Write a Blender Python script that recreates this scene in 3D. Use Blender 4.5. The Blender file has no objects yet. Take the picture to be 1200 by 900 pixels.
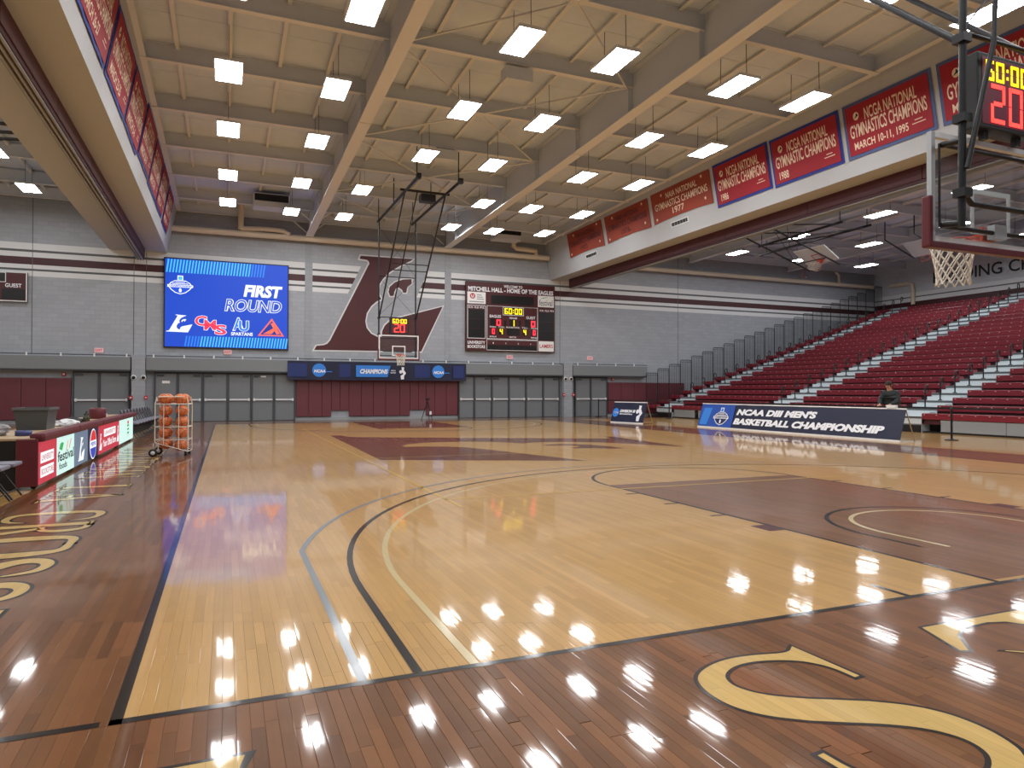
import bpy, bmesh, math, random
from mathutils import Matrix, Vector
random.seed(7)
S = bpy.context.scene
COL = S.collection

# ---------------------------------------------------------------- camera
F_PX, W_PX = 810.93, 1200.0
cam_d = bpy.data.cameras.new('camera'); cam = bpy.data.objects.new('camera', cam_d); COL.objects.link(cam)
CAM = Vector((0.4076, -3.4521, 1.4317)); YAW, PITCH, ROLL = 0.3917, 0.0109, 0.0023
fw = Vector((math.sin(YAW)*math.cos(PITCH), math.cos(YAW)*math.cos(PITCH), math.sin(PITCH)))
rt = Vector((math.cos(YAW), -math.sin(YAW), 0)); up = rt.cross(fw)
r2 = math.cos(ROLL)*rt + math.sin(ROLL)*up; u2 = r2.cross(fw)
cam.matrix_world = Matrix(((r2.x, u2.x, -fw.x, CAM.x), (r2.y, u2.y, -fw.y, CAM.y), (r2.z, u2.z, -fw.z, CAM.z), (0, 0, 0, 1)))
cam_d.sensor_width = 36.0; cam_d.lens = 36.0*F_PX/W_PX; cam_d.clip_start = 0.05; cam_d.clip_end = 300
S.camera = cam
# ---------------------------------------------------------------- world, exposure
wd = bpy.data.worlds.new('world'); S.world = wd; wd.use_nodes = True
wd.node_tree.nodes['Background'].inputs[0].default_value = (0.6, 0.65, 0.7, 1)
wd.node_tree.nodes['Background'].inputs[1].default_value = 0.15
vs = S.view_settings; vs.view_transform = 'Standard'; vs.look = 'None'; vs.gamma = 1.0; vs.use_curve_mapping = False
vs.exposure = 0.12
LIGHT = 34.0          # strength of the ceiling light panels

# ---------------------------------------------------------------- helpers
def lin(r, g, b):
    f = lambda c: (c/255.0)/12.92 if c/255.0 <= .04045 else ((c/255.0+.055)/1.055)**2.4
    return (f(r), f(g), f(b), 1.0)
MATS = {}
def mat(name, rgb, rough=.6, metal=0., emit=0., var=0., scale=6., spec=.5, ecol=None):
    if name in MATS: return MATS[name]
    m = bpy.data.materials.new(name); m.use_nodes = True; nt = m.node_tree; p = nt.nodes['Principled BSDF']
    c = lin(*rgb); p.inputs['Base Color'].default_value = c
    p.inputs['Roughness'].default_value = rough; p.inputs['Metallic'].default_value = metal
    p.inputs['Specular IOR Level'].default_value = spec
    if emit:
        p.inputs['Base Color'].default_value = (c[0]*.1,c[1]*.1,c[2]*.1,1); p.inputs['Emission Color'].default_value = ecol or c; p.inputs['Emission Strength'].default_value = emit
    if var:
        n = nt.nodes.new('ShaderNodeTexNoise'); n.inputs['Scale'].default_value = scale; n.inputs['Detail'].default_value = 4
        tc = nt.nodes.new('ShaderNodeNewGeometry'); nt.links.new(tc.outputs['Position'], n.inputs['Vector'])
        mx = nt.nodes.new('ShaderNodeMix'); mx.data_type = 'RGBA'
        mx.inputs[6].default_value = tuple(x*(1-var) for x in c[:3])+(1,); mx.inputs[7].default_value = tuple(min(1, x*(1+var)) for x in c[:3])+(1,)
        nt.links.new(n.outputs['Fac'], mx.inputs[0]); nt.links.new(mx.outputs[2], p.inputs['Base Color'])
    MATS[name] = m; return m

class MB:
    def __init__(s): s.v = []; s.f = []; s.m = []; s.sm = []
    def add(s, vs, fs, mi=0, smooth=False):
        o = len(s.v); s.v += [tuple(v) for v in vs]
        for f in fs: s.f.append([i+o for i in f]); s.m.append(mi); s.sm.append(smooth)
        return s
    def box(s, x0, x1, y0, y1, z0, z1, mi=0):
        return s.add([(x0,y0,z0),(x1,y0,z0),(x1,y1,z0),(x0,y1,z0),(x0,y0,z1),(x1,y0,z1),(x1,y1,z1),(x0,y1,z1)],
                     [(0,3,2,1),(4,5,6,7),(0,1,5,4),(1,2,6,5),(2,3,7,6),(3,0,4,7)], mi)
    def bbox(s, x0, x1, y0, y1, z0, z1, b=.01, mi=0):      # box with chamfered edges
        bm = bmesh.new(); bmesh.ops.create_cube(bm, size=1)
        for v in bm.verts: v.co = Vector((x0+(v.co.x+.5)*(x1-x0), y0+(v.co.y+.5)*(y1-y0), z0+(v.co.z+.5)*(z1-z0)))
        bmesh.ops.bevel(bm, geom=bm.edges[:], offset=b, segments=2, affect='EDGES', profile=.6)
        bm.verts.index_update(); s.add([v.co[:] for v in bm.verts], [[v.index for v in f.verts] for f in bm.faces], mi); bm.free(); return s
    def prism(s, pts, z0, z1, mi=0):                         # polygon in xy extruded along z, ear-free ngon caps
        n = len(pts); vs = [(x,y,z0) for x,y in pts]+[(x,y,z1) for x,y in pts]
        return s.add(vs, [list(range(n))[::-1], list(range(n,2*n))]+[(i,(i+1)%n,(i+1)%n+n,i+n) for i in range(n)], mi)
    def poly(s, pts, z=0., mi=0): return s.add([(x,y,z) for x,y in pts], [list(range(len(pts)))], mi)
    def rect(s, x0, x1, y0, y1, z=0., mi=0): return s.poly([(x0,y0),(x1,y0),(x1,y1),(x0,y1)], z, mi)
    def tube(s, pts, r, n=8, mi=0, closed=False, cap=True):
        pts = [Vector(p) for p in pts]; k = len(pts); rings = []; prev = None
        for i, p in enumerate(pts):
            if closed: d = pts[(i+1)%k]-pts[i-1]
            else: d = pts[min(i+1,k-1)]-pts[max(i-1,0)]
            d.normalize()
            if prev is None: a = d.orthogonal().normalized()
            else:
                a = prev-d*prev.dot(d)
                a = a.normalized() if a.length > 1e-6 else d.orthogonal().normalized()
            prev = a; b = d.cross(a); rr = r[i] if isinstance(r, (list,tuple)) else r
            rings.append([p+rr*(math.cos(2*math.pi*j/n)*a+math.sin(2*math.pi*j/n)*b) for j in range(n)])
        vs = [v for g in rings for v in g]; fs = []
        for i in range(k if closed else k-1):
            i2 = (i+1)%k
            for j in range(n): fs.append((i*n+j, i*n+(j+1)%n, i2*n+(j+1)%n, i2*n+j))
        s.add(vs, fs, mi, n > 5)
        if cap and not closed: s.add(rings[0], [list(range(n))[::-1]], mi); s.add(rings[-1], [list(range(n))], mi)
        return s
    def lathe(s, prof, n=16, mi=0, axis='z', c=(0,0,0)):
        vs = []; fs = []
        for r, z in prof:
            for j in range(n):
                a = 2*math.pi*j/n; q = (r*math.cos(a), r*math.sin(a), z)
                if axis == 'x': q = (q[2], q[0], q[1])
                if axis == 'y': q = (q[1], q[2], q[0])
                vs.append((q[0]+c[0], q[1]+c[1], q[2]+c[2]))
        for i in range(len(prof)-1):
            for j in range(n): fs.append((i*n+j, i*n+(j+1)%n, (i+1)*n+(j+1)%n, (i+1)*n+j))
        return s.add(vs, fs, mi, True)
    def mesh(s, name, mats):
        me = bpy.data.meshes.new(name); me.from_pydata(s.v, [], s.f)
        for m in (mats if isinstance(mats, (list,tuple)) else [mats]): me.materials.append(m)
        me.polygons.foreach_set('material_index', s.m); me.polygons.foreach_set('use_smooth', s.sm); me.update(); return me
    def build(s, name, mats, parent=None, **k): return link(name, s.mesh(name, mats), parent, **k)
def link(name, me, parent=None, loc=None, mw=None, label=None, cat=None, group=None, kind=None):
    o = bpy.data.objects.new(name, me); COL.objects.link(o)
    if parent: o.parent = parent
    if loc is not None: o.location = loc
    if mw is not None: o.matrix_local = mw
    return tag(o, label, cat, group, kind)
def tag(o, label=None, cat=None, group=None, kind=None):
    if label: o['label'] = label
    if cat: o['category'] = cat
    if group: o['group'] = group
    if kind: o['kind'] = kind
    return o
def thing(name, label, cat, loc=(0,0,0), rz=0., group=None, mw=None, kind=None):
    o = bpy.data.objects.new(name, None); COL.objects.link(o); o.empty_display_size = .1
    if mw is not None: o.matrix_local = mw
    else: o.location = loc; o.rotation_euler = (0,0,rz)
    return tag(o, label, cat, group, kind)
def copy_tree(o, parent=None):
    c = o.copy(); COL.objects.link(c); c.parent = parent
    for ch in o.children: copy_tree(ch, c)
    return c
def fr(o, xd, yd):                                          # frame: local x, local y (up on the face), z = outward
    x = Vector(xd).normalized(); y = Vector(yd).normalized(); z = x.cross(y)
    return Matrix(((x.x,y.x,z.x,o[0]),(x.y,y.y,z.y,o[1]),(x.z,y.z,z.z,o[2]),(0,0,0,1)))
TXT = {}
TMP = bpy.data.scenes.new('tmp')               # scratch scene: lettering and skin meshes are made there, then it is removed
def bake(ob):
    TMP.collection.objects.link(ob); vl = TMP.view_layers[0]; vl.update(); dg = vl.depsgraph; dg.update()
    me = bpy.data.meshes.new_from_object(ob.evaluated_get(dg)); bpy.data.objects.remove(ob); return me
def text_mesh(body, w, h, bold=.02, shear=0., flat=.004):   # lettering filling w x h, lower-left at origin
    key = (body, round(w,3), round(h,3), bold, shear)
    if key in TXT: return TXT[key]
    cu = bpy.data.curves.new('t', 'FONT'); cu.body = body; cu.size = 1; cu.offset = bold; cu.shear = shear; cu.extrude = 0; cu.resolution_u = 3
    me = bake(bpy.data.objects.new('t', cu))
    xs = [v.co.x for v in me.vertices]; ys = [v.co.y for v in me.vertices]
    x0, x1, y0, y1 = min(xs), max(xs), min(ys), max(ys)
    for v in me.vertices: v.co = ((v.co.x-x0)/(x1-x0)*w, (v.co.y-y0)/(y1-y0)*h, 0)
    me.name = 'lettering'; TXT[key] = me; return me
def text(parent, body, x, y, w, h, m, z=.012, bold=.02, shear=0., name='lettering', rot=0.):
    me = text_mesh(body, w, h, bold, shear).copy(); me.materials.clear(); me.materials.append(m)
    o = link(name, me, parent); o.location = (x, y, z); o.rotation_euler = (0,0,rot); return o
SEG = {'0':'abcdef','1':'bc','2':'abged','3':'abgcd','4':'fgbc','5':'afgcd','6':'afgedc','7':'abc','8':'abcdefg','9':'abcdfg',':':':',' ':''}
def digits(parent, body, x, y, w, h, m, z=.012, t=.16, name='digits'):
    b = MB(); n = len(body); unit = w/sum(.45 if c == ':' else 1 for c in body); cx = x
    for c in body:
        cw = unit*(.45 if c == ':' else 1); a0 = cx+cw*.1; a1 = cx+cw*.9; th = unit*t; g = th*.12
        if c == ':':
            for q in (.3,.68): b.rect(cx+cw*.28, cx+cw*.72, y+h*q-th*.5, y+h*q+th*.5, z)
        else:
            for sg in SEG[c]:
                if sg == 'a': b.rect(a0+g, a1-g, y+h-th, y+h, z)
                if sg == 'd': b.rect(a0+g, a1-g, y, y+th, z)
                if sg == 'g': b.rect(a0+th, a1-th, y+h/2-th/2, y+h/2+th/2, z)
                if sg == 'f': b.rect(a0, a0+th, y+h/2+g, y+h-g, z)
                if sg == 'e': b.rect(a0, a0+th, y+g, y+h/2-g, z)
                if sg == 'b': b.rect(a1-th, a1, y+h/2+g, y+h-g, z)
                if sg == 'c': b.rect(a1-th, a1, y+g, y+h/2-g, z)
        cx += cw
    return b.build(name, m, parent)
ORD = ['first','second','third','fourth','fifth','sixth','seventh','eighth','ninth','tenth','eleventh','twelfth']

# ---------------------------------------------------------------- materials
def wood(name, rgb, var=.18, seams=True, rough=.05, grain=.10, sd=.25):
    m = bpy.data.materials.new(name); m.use_nodes = True; nt = m.node_tree; N = nt.nodes.new; L = nt.links.new
    p = nt.nodes['Principled BSDF']
    def math_(op, a, b=None, c=None):
        n = N('ShaderNodeMath'); n.operation = op
        for i, q in enumerate((a, b, c)):
            if q is None: continue
            if isinstance(q, (int, float)): n.inputs[i].default_value = q
            else: L(q, n.inputs[i])
        return n.outputs[0]
    geo = N('ShaderNodeNewGeometry'); sp = N('ShaderNodeSeparateXYZ'); L(geo.outputs['Position'], sp.inputs[0])
    bx = math_('DIVIDE', sp.outputs[0], .0571); ix = math_('FLOOR', bx); fx = math_('SUBTRACT', bx, ix)
    w1 = N('ShaderNodeTexWhiteNoise'); w1.noise_dimensions = '1D'; L(ix, w1.inputs['W'])
    by = math_('ADD', math_('DIVIDE', sp.outputs[1], .95), math_('MULTIPLY', w1.outputs['Value'], 7.0)); iy = math_('FLOOR', by); fy = math_('SUBTRACT', by, iy)
    cv = N('ShaderNodeCombineXYZ'); L(ix, cv.inputs[0]); L(iy, cv.inputs[1])
    w2 = N('ShaderNodeTexWhiteNoise'); w2.noise_dimensions = '3D'
    if seams: L(cv.outputs[0], w2.inputs['Vector']); rnd = w2.outputs['Value']; rcol = w2.outputs['Color']
    else:
        oi = N('ShaderNodeObjectInfo'); w2.noise_dimensions = '1D'; L(math_('MULTIPLY', oi.outputs['Random'], 917.3), w2.inputs['W']); rnd = oi.outputs['Random']; rcol = w2.outputs['Color']
    # grain streaks along the boards and blotches
    gm = N('ShaderNodeVectorMath'); gm.operation = 'MULTIPLY'; gm.inputs[1].default_value = (60, 2.5, 1); L(geo.outputs['Position'], gm.inputs[0])
    ga = N('ShaderNodeVectorMath'); ga.operation = 'ADD'; L(gm.outputs[0], ga.inputs[0])
    gs = N('ShaderNodeVectorMath'); gs.operation = 'SCALE'; gs.inputs['Scale'].default_value = 40; L(rcol, gs.inputs[0]); L(gs.outputs[0], ga.inputs[1])
    gn = N('ShaderNodeTexNoise'); gn.inputs['Scale'].default_value = 1; gn.inputs['Detail'].default_value = 3; L(ga.outputs[0], gn.inputs['Vector'])
    bn = N('ShaderNodeTexNoise'); bn.inputs['Scale'].default_value = 5; bn.inputs['Detail'].default_value = 3; L(geo.outputs['Position'], bn.inputs['Vector'])
    val = math_('ADD', 1.0, math_('MULTIPLY', math_('SUBTRACT', rnd, .5), 2*var))
    val = math_('ADD', val, math_('MULTIPLY', math_('SUBTRACT', gn.outputs['Fac'], .5), 2*grain))
    val = math_('ADD', val, math_('MULTIPLY', math_('SUBTRACT', bn.outputs['Fac'], .5), var*1.2))
    if seams:
        s1 = math_('LESS_THAN', math_('ABSOLUTE', math_('SUBTRACT', fx, .5)), .478)
        s2 = math_('LESS_THAN', math_('ABSOLUTE', math_('SUBTRACT', fy, .5)), .4985)
        val = math_('MULTIPLY', val, math_('ADD', 1-sd, math_('MULTIPLY', math_('MULTIPLY', s1, s2), sd)))
    mx = N('ShaderNodeVectorMath'); mx.operation = 'SCALE'; mx.inputs[0].default_value = lin(*rgb)[:3]; L(val, mx.inputs['Scale'])
    L(mx.outputs[0], p.inputs['Base Color']); p.inputs['Roughness'].default_value = .30; p.inputs['IOR'].default_value = 1.45; p.inputs['Specular IOR Level'].default_value = .08; p.inputs['Coat Weight'].default_value = .74; p.inputs['Coat Roughness'].default_value = rough; p.inputs['Coat IOR'].default_value = 1.5
    # boards are very slightly cupped and tilted: break up the mirror image
    rs = N('ShaderNodeSeparateXYZ'); L(rcol, rs.inputs[0])
    ln = N('ShaderNodeTexNoise'); ln.inputs['Scale'].default_value = 3.0; ln.inputs['Detail'].default_value = 2; L(geo.outputs['Position'], ln.inputs['Vector'])
    ls = N('ShaderNodeSeparateXYZ'); L(ln.outputs['Color'], ls.inputs[0])
    sx = math_('ADD', math_('MULTIPLY', math_('SUBTRACT', fx, .5), .006), math_('MULTIPLY', math_('SUBTRACT', rs.outputs[0], .5), .005))
    sx = math_('ADD', sx, math_('MULTIPLY', math_('SUBTRACT', ls.outputs[0], .5), .006))
    sy = math_('ADD', math_('MULTIPLY', math_('SUBTRACT', rs.outputs[1], .5), .003), math_('MULTIPLY', math_('SUBTRACT', ls.outputs[1], .5), .006))
    am = N('ShaderNodeVectorMath'); am.operation = 'MULTIPLY'; am.inputs[1].default_value = (24, 5, 1); L(geo.outputs['Position'], am.inputs[0])
    an = N('ShaderNodeTexNoise'); an.inputs['Scale'].default_value = 1; an.inputs['Detail'].default_value = 2; L(am.outputs[0], an.inputs['Vector'])
    sy = math_('ADD', sy, math_('MULTIPLY', math_('SUBTRACT', an.outputs['Fac'], .5), .013))
    nv = N('ShaderNodeCombineXYZ'); L(sx, nv.inputs[0]); L(sy, nv.inputs[1]); nv.inputs[2].default_value = 0
    na = N('ShaderNodeVectorMath'); na.operation = 'ADD'; L(geo.outputs['Normal'], na.inputs[0]); L(nv.outputs[0], na.inputs[1])
    nn = N('ShaderNodeVectorMath'); nn.operation = 'NORMALIZE'; L(na.outputs[0], nn.inputs[0]); L(nn.outputs[0], p.inputs['Normal']); L(nn.outputs[0], p.inputs['Coat Normal'])
    return m
LITE, BROWN = (189, 148, 89), (116, 75, 44)
W_L = wood('maple', LITE, .09); W_B = wood('stained_maple', BROWN, .2)
W_L1 = wood('maple_board', LITE, .09, False); W_B1 = wood('stained_board', BROWN, .3, False)
W_M = wood('maroon_stain', (112, 66, 46), .12); W_K = wood('lane_stain', (126, 86, 56), .14)
W_BK = wood('black_paint', (22, 21, 22), .03, True, .09, .02); W_GR = wood('grey_paint', (122, 128, 132), .03, True, .15, .02)
W_TAN = wood('tan_paint', (196, 176, 128), .03, True, .15, .02); W_YE = wood('yellow_paint', (205, 165, 70), .03, True, .15, .02)
W_MD = wood('maroon_paint', (86, 40, 42), .05, True, .09, .02); W_LT = wood('letter_maple', (206, 172, 104), .07)

def block(name, rgb, bw=.4, bh=.2, var=.05, axis='y', joint=.86):
    m = bpy.data.materials.new(name); m.use_nodes = True; nt = m.node_tree; N = nt.nodes.new; L = nt.links.new; p = nt.nodes['Principled BSDF']
    geo = N('ShaderNodeNewGeometry'); sp = N('ShaderNodeSeparateXYZ'); L(geo.outputs['Position'], sp.inputs[0])
    cb = N('ShaderNodeCombineXYZ'); L(sp.outputs[0 if axis == 'y' else 1], cb.inputs[0]); L(sp.outputs[2], cb.inputs[1])
    b = N('ShaderNodeTexBrick'); L(cb.outputs[0], b.inputs['Vector']); c = lin(*rgb)
    b.inputs['Color1'].default_value = tuple(x*(1+var) for x in c[:3])+(1,); b.inputs['Color2'].default_value = tuple(x*(1-var) for x in c[:3])+(1,)
    b.inputs['Mortar'].default_value = tuple(x*joint for x in c[:3])+(1,); b.inputs['Scale'].default_value = 1
    b.inputs['Mortar Size'].default_value = .008; b.inputs['Brick Width'].default_value = bw; b.inputs['Row Height'].default_value = bh
    L(b.outputs['Color'], p.inputs['Base Color']); p.inputs['Roughness'].default_value = .55
    bp = N('ShaderNodeBump'); bp.inputs['Strength'].default_value = .3; bp.inputs['Distance'].default_value = .01; L(b.outputs['Fac'], bp.inputs['Height']); bp.invert = True; L(bp.outputs[0], p.inputs['Normal'])
    return m
M_WALL = block('grey_block', (158, 163, 170)); M_WALLX = block('grey_block_side', (190, 195, 200), axis='x')
M_CEIL = mat('deck_board', (208, 219, 234), .9, var=.07, scale=3); M_STEEL = mat('beige_steel', (202, 209, 217), .55, var=.03)
M_FLANGE = mat('beige_flange', (220, 221, 222), .5); M_SOFF = mat('soffit_paint', (178, 181, 184), .7, var=.03, scale=2)
M_MAR = mat('maroon', (74, 25, 29), .5, var=.06); M_MARD = mat('maroon_dark', (66, 22, 28), .5); M_PADM = mat('maroon_vinyl', (98, 34, 42), .42)
M_WHITE = mat('white', (232, 232, 230), .5); M_CREAM = mat('cream', (216, 218, 219), .6); M_BLACK = mat('black', (16, 16, 18), .5)
M_BLKM = mat('black_metal', (17, 18, 21), .45); M_CHROME = mat('chrome', (226, 228, 230), .35, .3); M_GREYL = mat('light_grey', (150, 155, 158), .6)
M_DKLINE = mat('dark_grey_line', (84, 88, 90), .6); M_DOOR = mat('door_grey', (114, 118, 121), .45, var=.04); M_DFRAME = mat('door_frame', (62, 66, 72), .45)
M_PIPE = mat('pipe_beige', (212, 198, 176), .5); M_LEDGE = mat('ledge_grey', (122, 127, 130), .55); M_PIL = block('pilaster_block', (152, 157, 163))
M_LAMP = mat('lamp_diffuser', (255, 255, 255), .5, emit=LIGHT, ecol=(.97, .98, 1.0, 1)); M_LAMPB = mat('lamp_housing', (210, 212, 212), .5)
M_RED = mat('banner_red', (150, 20, 36), .7, var=.05, scale=3); M_BLUE = mat('banner_blue', (34, 52, 140), .7); M_ORNG = mat('banner_orange', (146, 58, 38), .7, var=.06, scale=2)
M_BLUEG = mat('banner_grey_blue', (74, 92, 140), .7); M_NAVY = mat('navy_cloth', (19, 26, 56), .55, var=.12, scale=2); M_LTXT = mat('banner_text', (236, 214, 190), .7); M_BTXT = mat('banner_dark_text', (96, 40, 40), .7)
M_ROYAL = mat('royal_cloth', (30, 78, 170), .55, var=.05); M_CYAN = mat('bright_blue', (50, 130, 220), .55); M_WTXT = mat('white_print', (238, 240, 244), .5)
M_TREAD = mat('step_grey', (206, 216, 220), .5, var=.05); M_ALU = mat('aluminium', (190, 194, 196), .35, .6); M_WOODT = mat('table_wood', (176, 150, 116), .4, var=.06)
M_RUB = mat('rubber', (20, 20, 20), .6); M_REDP = mat('red_plastic', (180, 30, 34), .4); M_NET = mat('net_cord', (226, 222, 210), .8); M_RIM = mat('rim_orange', (196, 66, 40), .4)
def glass():
    m = bpy.data.materials.new('backboard_glass'); m.use_nodes = True; nt = m.node_tree
    t = nt.nodes.new('ShaderNodeBsdfTransparent'); t.inputs[0].default_value = (.95, .97, .97, 1)
    g = nt.nodes.new('ShaderNodeBsdfGlossy'); g.inputs['Roughness'].default_value = .03
    f = nt.nodes.new('ShaderNodeLayerWeight'); f.inputs['Blend'].default_value = .5
    k = nt.nodes.new('ShaderNodeMath'); k.operation = 'MULTIPLY_ADD'; k.inputs[1].default_value = .18; k.inputs[2].default_value = .05; nt.links.new(f.outputs['Facing'], k.inputs[0])
    x = nt.nodes.new('ShaderNodeMixShader'); nt.links.new(k.outputs[0], x.inputs[0]); nt.links.new(t.outputs[0], x.inputs[1]); nt.links.new(g.outputs[0], x.inputs[2])
    nt.links.new(x.outputs[0], nt.nodes['Material Output'].inputs[0]); return m
M_GLASS = glass()
E_ = lambda n, rgb, s=1.0: mat(n, rgb, .5, emit=s)
M_LEDY = E_('led_yellow', (255, 214, 20), 2.2); M_LEDR = E_('led_red', (255, 46, 60), 2.4); M_LEDR2 = E_('led_red_white', (255, 58, 50), 2.6)

# ================================================================ floor
YW = 32.0; YB = -6.5; XL, XR = -14.0, 42.8
CW, CL = 15.24, 28.65
BW = .0571
fd = Vector((math.sin(YAW), math.cos(YAW), 0))
def ydep(x, d): return CAM.y + (d-(x-CAM.x)*fd.x)/fd.y      # y at which the floor column x lies d metres ahead
def brown(x, y): return y < -.05 or y > CL+.05 or (-2.15 < x < 0) or (CW < x < 17.39)
cols = {}
for i in range(-31, 72):
    x = (i+.5)*BW
    d0, d1 = 2.42, 4.3
    lat = lambda y: (x-CAM.x)*rt.x + (y-CAM.y)*rt.y
    y0, y1 = ydep(x, d0), ydep(x, d1)
    # keep only the part inside the view (with a margin)
    ys = [y0+(y1-y0)*k/40 for k in range(41)]
    ys = [y for y in ys if abs(lat(y)) < .76*((x-CAM.x)*fd.x+(y-CAM.y)*fd.y)+.12]
    if len(ys) > 4: cols[i] = (ys[0], ys[-1])
fb = MB()
def fquad(x0, x1, y0, y1):
    if y1-y0 < 1e-4: return
    fb.rect(x0, x1, y0, y1, 0, 1 if brown((x0+x1)/2, (y0+y1)/2) else 0)
base_y = [YB, -.05, CL+.05, YW]
xi0, xi1 = min(cols), max(cols)+1
for xa, xb in ((XL, -2.15), (-2.15, xi0*BW), (xi1*BW, CW), (CW, 17.39), (17.39, XR)):
    if xa < xb:
        for ya, yb in zip(base_y, base_y[1:]): fquad(xa, xb, ya, yb)
fb2 = []
for i in range(xi0, xi1):
    x0, x1 = i*BW, (i+1)*BW
    ys = sorted(base_y+(list(cols[i]) if i in cols else []))
    for ya, yb in zip(ys, ys[1:]):
        if i in cols and ya >= cols[i][0]-1e-6 and yb <= cols[i][1]+1e-6: continue
        fquad(x0, x1, ya, yb)
    if i in cols: fb.rect(x0, x1, cols[i][0], cols[i][1], -.006, 2)
floor = fb.build('floor', [W_L, W_B, M_BLACK], label='glossy hardwood basketball court floor', cat='floor', kind='structure')
# single boards in the foreground
bcount = 0; bshape = {}
for i in sorted(cols):
    y0, y1 = cols[i]; rr = random.Random(i*13+5); y = y0
    cuts = [y0]; y = y0+rr.uniform(.35, .8)
    while y < y1-.35: cuts.append(y); y += rr.uniform(.7, 1.15)
    cuts.append(y1)
    if y0 < -.05 < y1: cuts = sorted([c for c in cuts if abs(c+.05) > .16 or c in (y0, y1)]+[-.05])
    for ya, yb in zip(cuts, cuts[1:]):
        ln = round(yb-ya, 2); br = brown((i+.5)*BW, (ya+yb)/2)
        k = (max(ln, .02), br)
        if k not in bshape:
            b = MB(); h = BW/2-.0003; e = .0011; l = (yb-ya)/2-.0002; l2 = l-.0006
            b.add([(-h,-l,-.005),(h,-l,-.005),(h,l,-.005),(-h,l,-.005),(-h,-l,-.0012),(h,-l,-.0012),(h,l,-.0012),(-h,l,-.0012),(-h+e,-l2,0),(h-e,-l2,0),(h-e,l2,0),(-h+e,l2,0)],
                  [(0,1,5,4),(1,2,6,5),(2,3,7,6),(3,0,4,7),(4,5,9,8),(5,6,10,9),(6,7,11,10),(7,4,8,11),(8,9,10,11)])
            bshape[k] = b.mesh('floor_board', W_B1 if br else W_L1)
        o = link('floor_board', bshape[k], floor, loc=((i+.5)*BW, (ya+yb)/2, 0)); o.scale.y = (yb-ya)/max((yb-ya), 1e-4); bcount += 1
print('BOARDS', bcount)

def paint(name, polys, m, layer=1, label=None):
    b = MB()
    for p in polys: b.poly(p, .0007*layer)
    o = b.build(name, m, floor)
    if label: o['label'] = label
    return o
def R(x0, x1, y0, y1): return [(x0,y0),(x1,y0),(x1,y1),(x0,y1)]
def arc(cx, cy, r, w, a0, a1, n=48):
    q = []
    for i in range(n):
        t0 = a0+(a1-a0)*i/n; t1 = a0+(a1-a0)*(i+1)/n
        q.append([(cx+r*math.cos(t0), cy+r*math.sin(t0)), (cx+r*math.cos(t1), cy+r*math.sin(t1)), (cx+(r-w)*math.cos(t1), cy+(r-w)*math.sin(t1)), (cx+(r-w)*math.cos(t0), cy+(r-w)*math.sin(t0))])
    return q
CX = CW/2
paint('sideline', [R(-.05, 0, -.05, CL+.05)], W_BK, 2); paint('sideline', [R(CW, CW+.05, -.05, CL+.05)], W_BK, 2)
paint('baseline', [R(-.05, CW+.05, -.05, 0)], W_BK, 2); paint('baseline', [R(-.05, CW+.05, CL, CL+.05)], W_BK, 2)
paint('baseline_extension', [R(-2.15, -.085, -.05, 0)], W_BK, 2)
paint('half_court_line', [R(0, 3.3, CL/2-.025, CL/2+.025), R(12.2, CW, CL/2-.025, CL/2+.025)], W_LT, 2)
for far in (0, 1):
    fy = (lambda y: CL-y) if far else (lambda y: y)
    fl = (lambda P: [[(x, fy(y)) for x, y in p][::-1 if far else 1] for p in P])
    paint('lane_paint', fl([R(CX-1.83, CX+1.83, .05, 5.79)]), W_M if far else W_K, 1)
    paint('lane_line', fl([R(CX-1.83, CX-1.78, 0, 5.74), R(CX+1.78, CX+1.83, 0, 5.74)]), W_BK, 2)
    paint('free_throw_circle', fl(arc(CX, 5.79, 1.83, .05, 0, math.pi)), W_BK, 2)
    for hy in (2.13, 3.05, 3.96, 4.88):
        paint('lane_mark', fl([R(CX-2.03, CX-1.83, hy, hy+(.3 if hy < 2.5 else .05)), R(CX+1.83, CX+2.03, hy, hy+(.3 if hy < 2.5 else .05))]), W_MD if hy < 2.5 else W_BK, 2)
    paint('baseline_mark', fl([R(CX-2.79, CX-2.74, 0, .3), R(CX+2.74, CX+2.79, 0, .3)]), W_BK, 2)
    a = math.acos(6.604/6.75); yk = 1.6+math.sqrt(6.75**2-6.604**2)
    paint('outer_three_point_line', fl([R(1.016, 1.066, 0, yk), R(CW-1.066, CW-1.016, 0, yk)]+arc(CX, 1.6, 6.75, .05, a, math.pi-a, 80)), W_GR, 3)
    paint('three_point_line', fl([R(1.295, 1.345, 0, 1.6), R(CW-1.345, CW-1.295, 0, 1.6)]+arc(CX, 1.6, 6.325, .05, 0, math.pi, 80)), W_BK, 4)
    paint('inner_three_point_line', fl([R(1.6, 1.65, 0, 1.6), R(CW-1.65, CW-1.6, 0, 1.6)]+arc(CX, 1.6, 6.02, .05, 0, math.pi, 80)), W_TAN, 2)
    paint('restricted_arc', fl(arc(CX, 1.6, 1.27, .05, 0, math.pi)+[R(CX-1.27,CX-1.22,1.05,1.6),R(CX+1.22,CX+1.27,1.05,1.6)]), W_BK, 3)
    paint('inner_arc', fl(arc(CX, 1.6, 1.02, .05, 0, math.pi)+[R(CX-1.02,CX-.97,.95,1.6),R(CX+.97,CX+1.02,.95,1.6)]), W_TAN, 3)
paint('volleyball_line', [R(3.09, 3.14, 4.7, 23.8), R(CW-3.14, CW-3.09, 4.7, 23.8), R(3.09, CW-3.09, 5.35, 5.4), R(3.09, CW-3.09, 23.3, 23.35), R(3.09, CW-3.09, 11.3, 11.35)], W_YE, 3)
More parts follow.
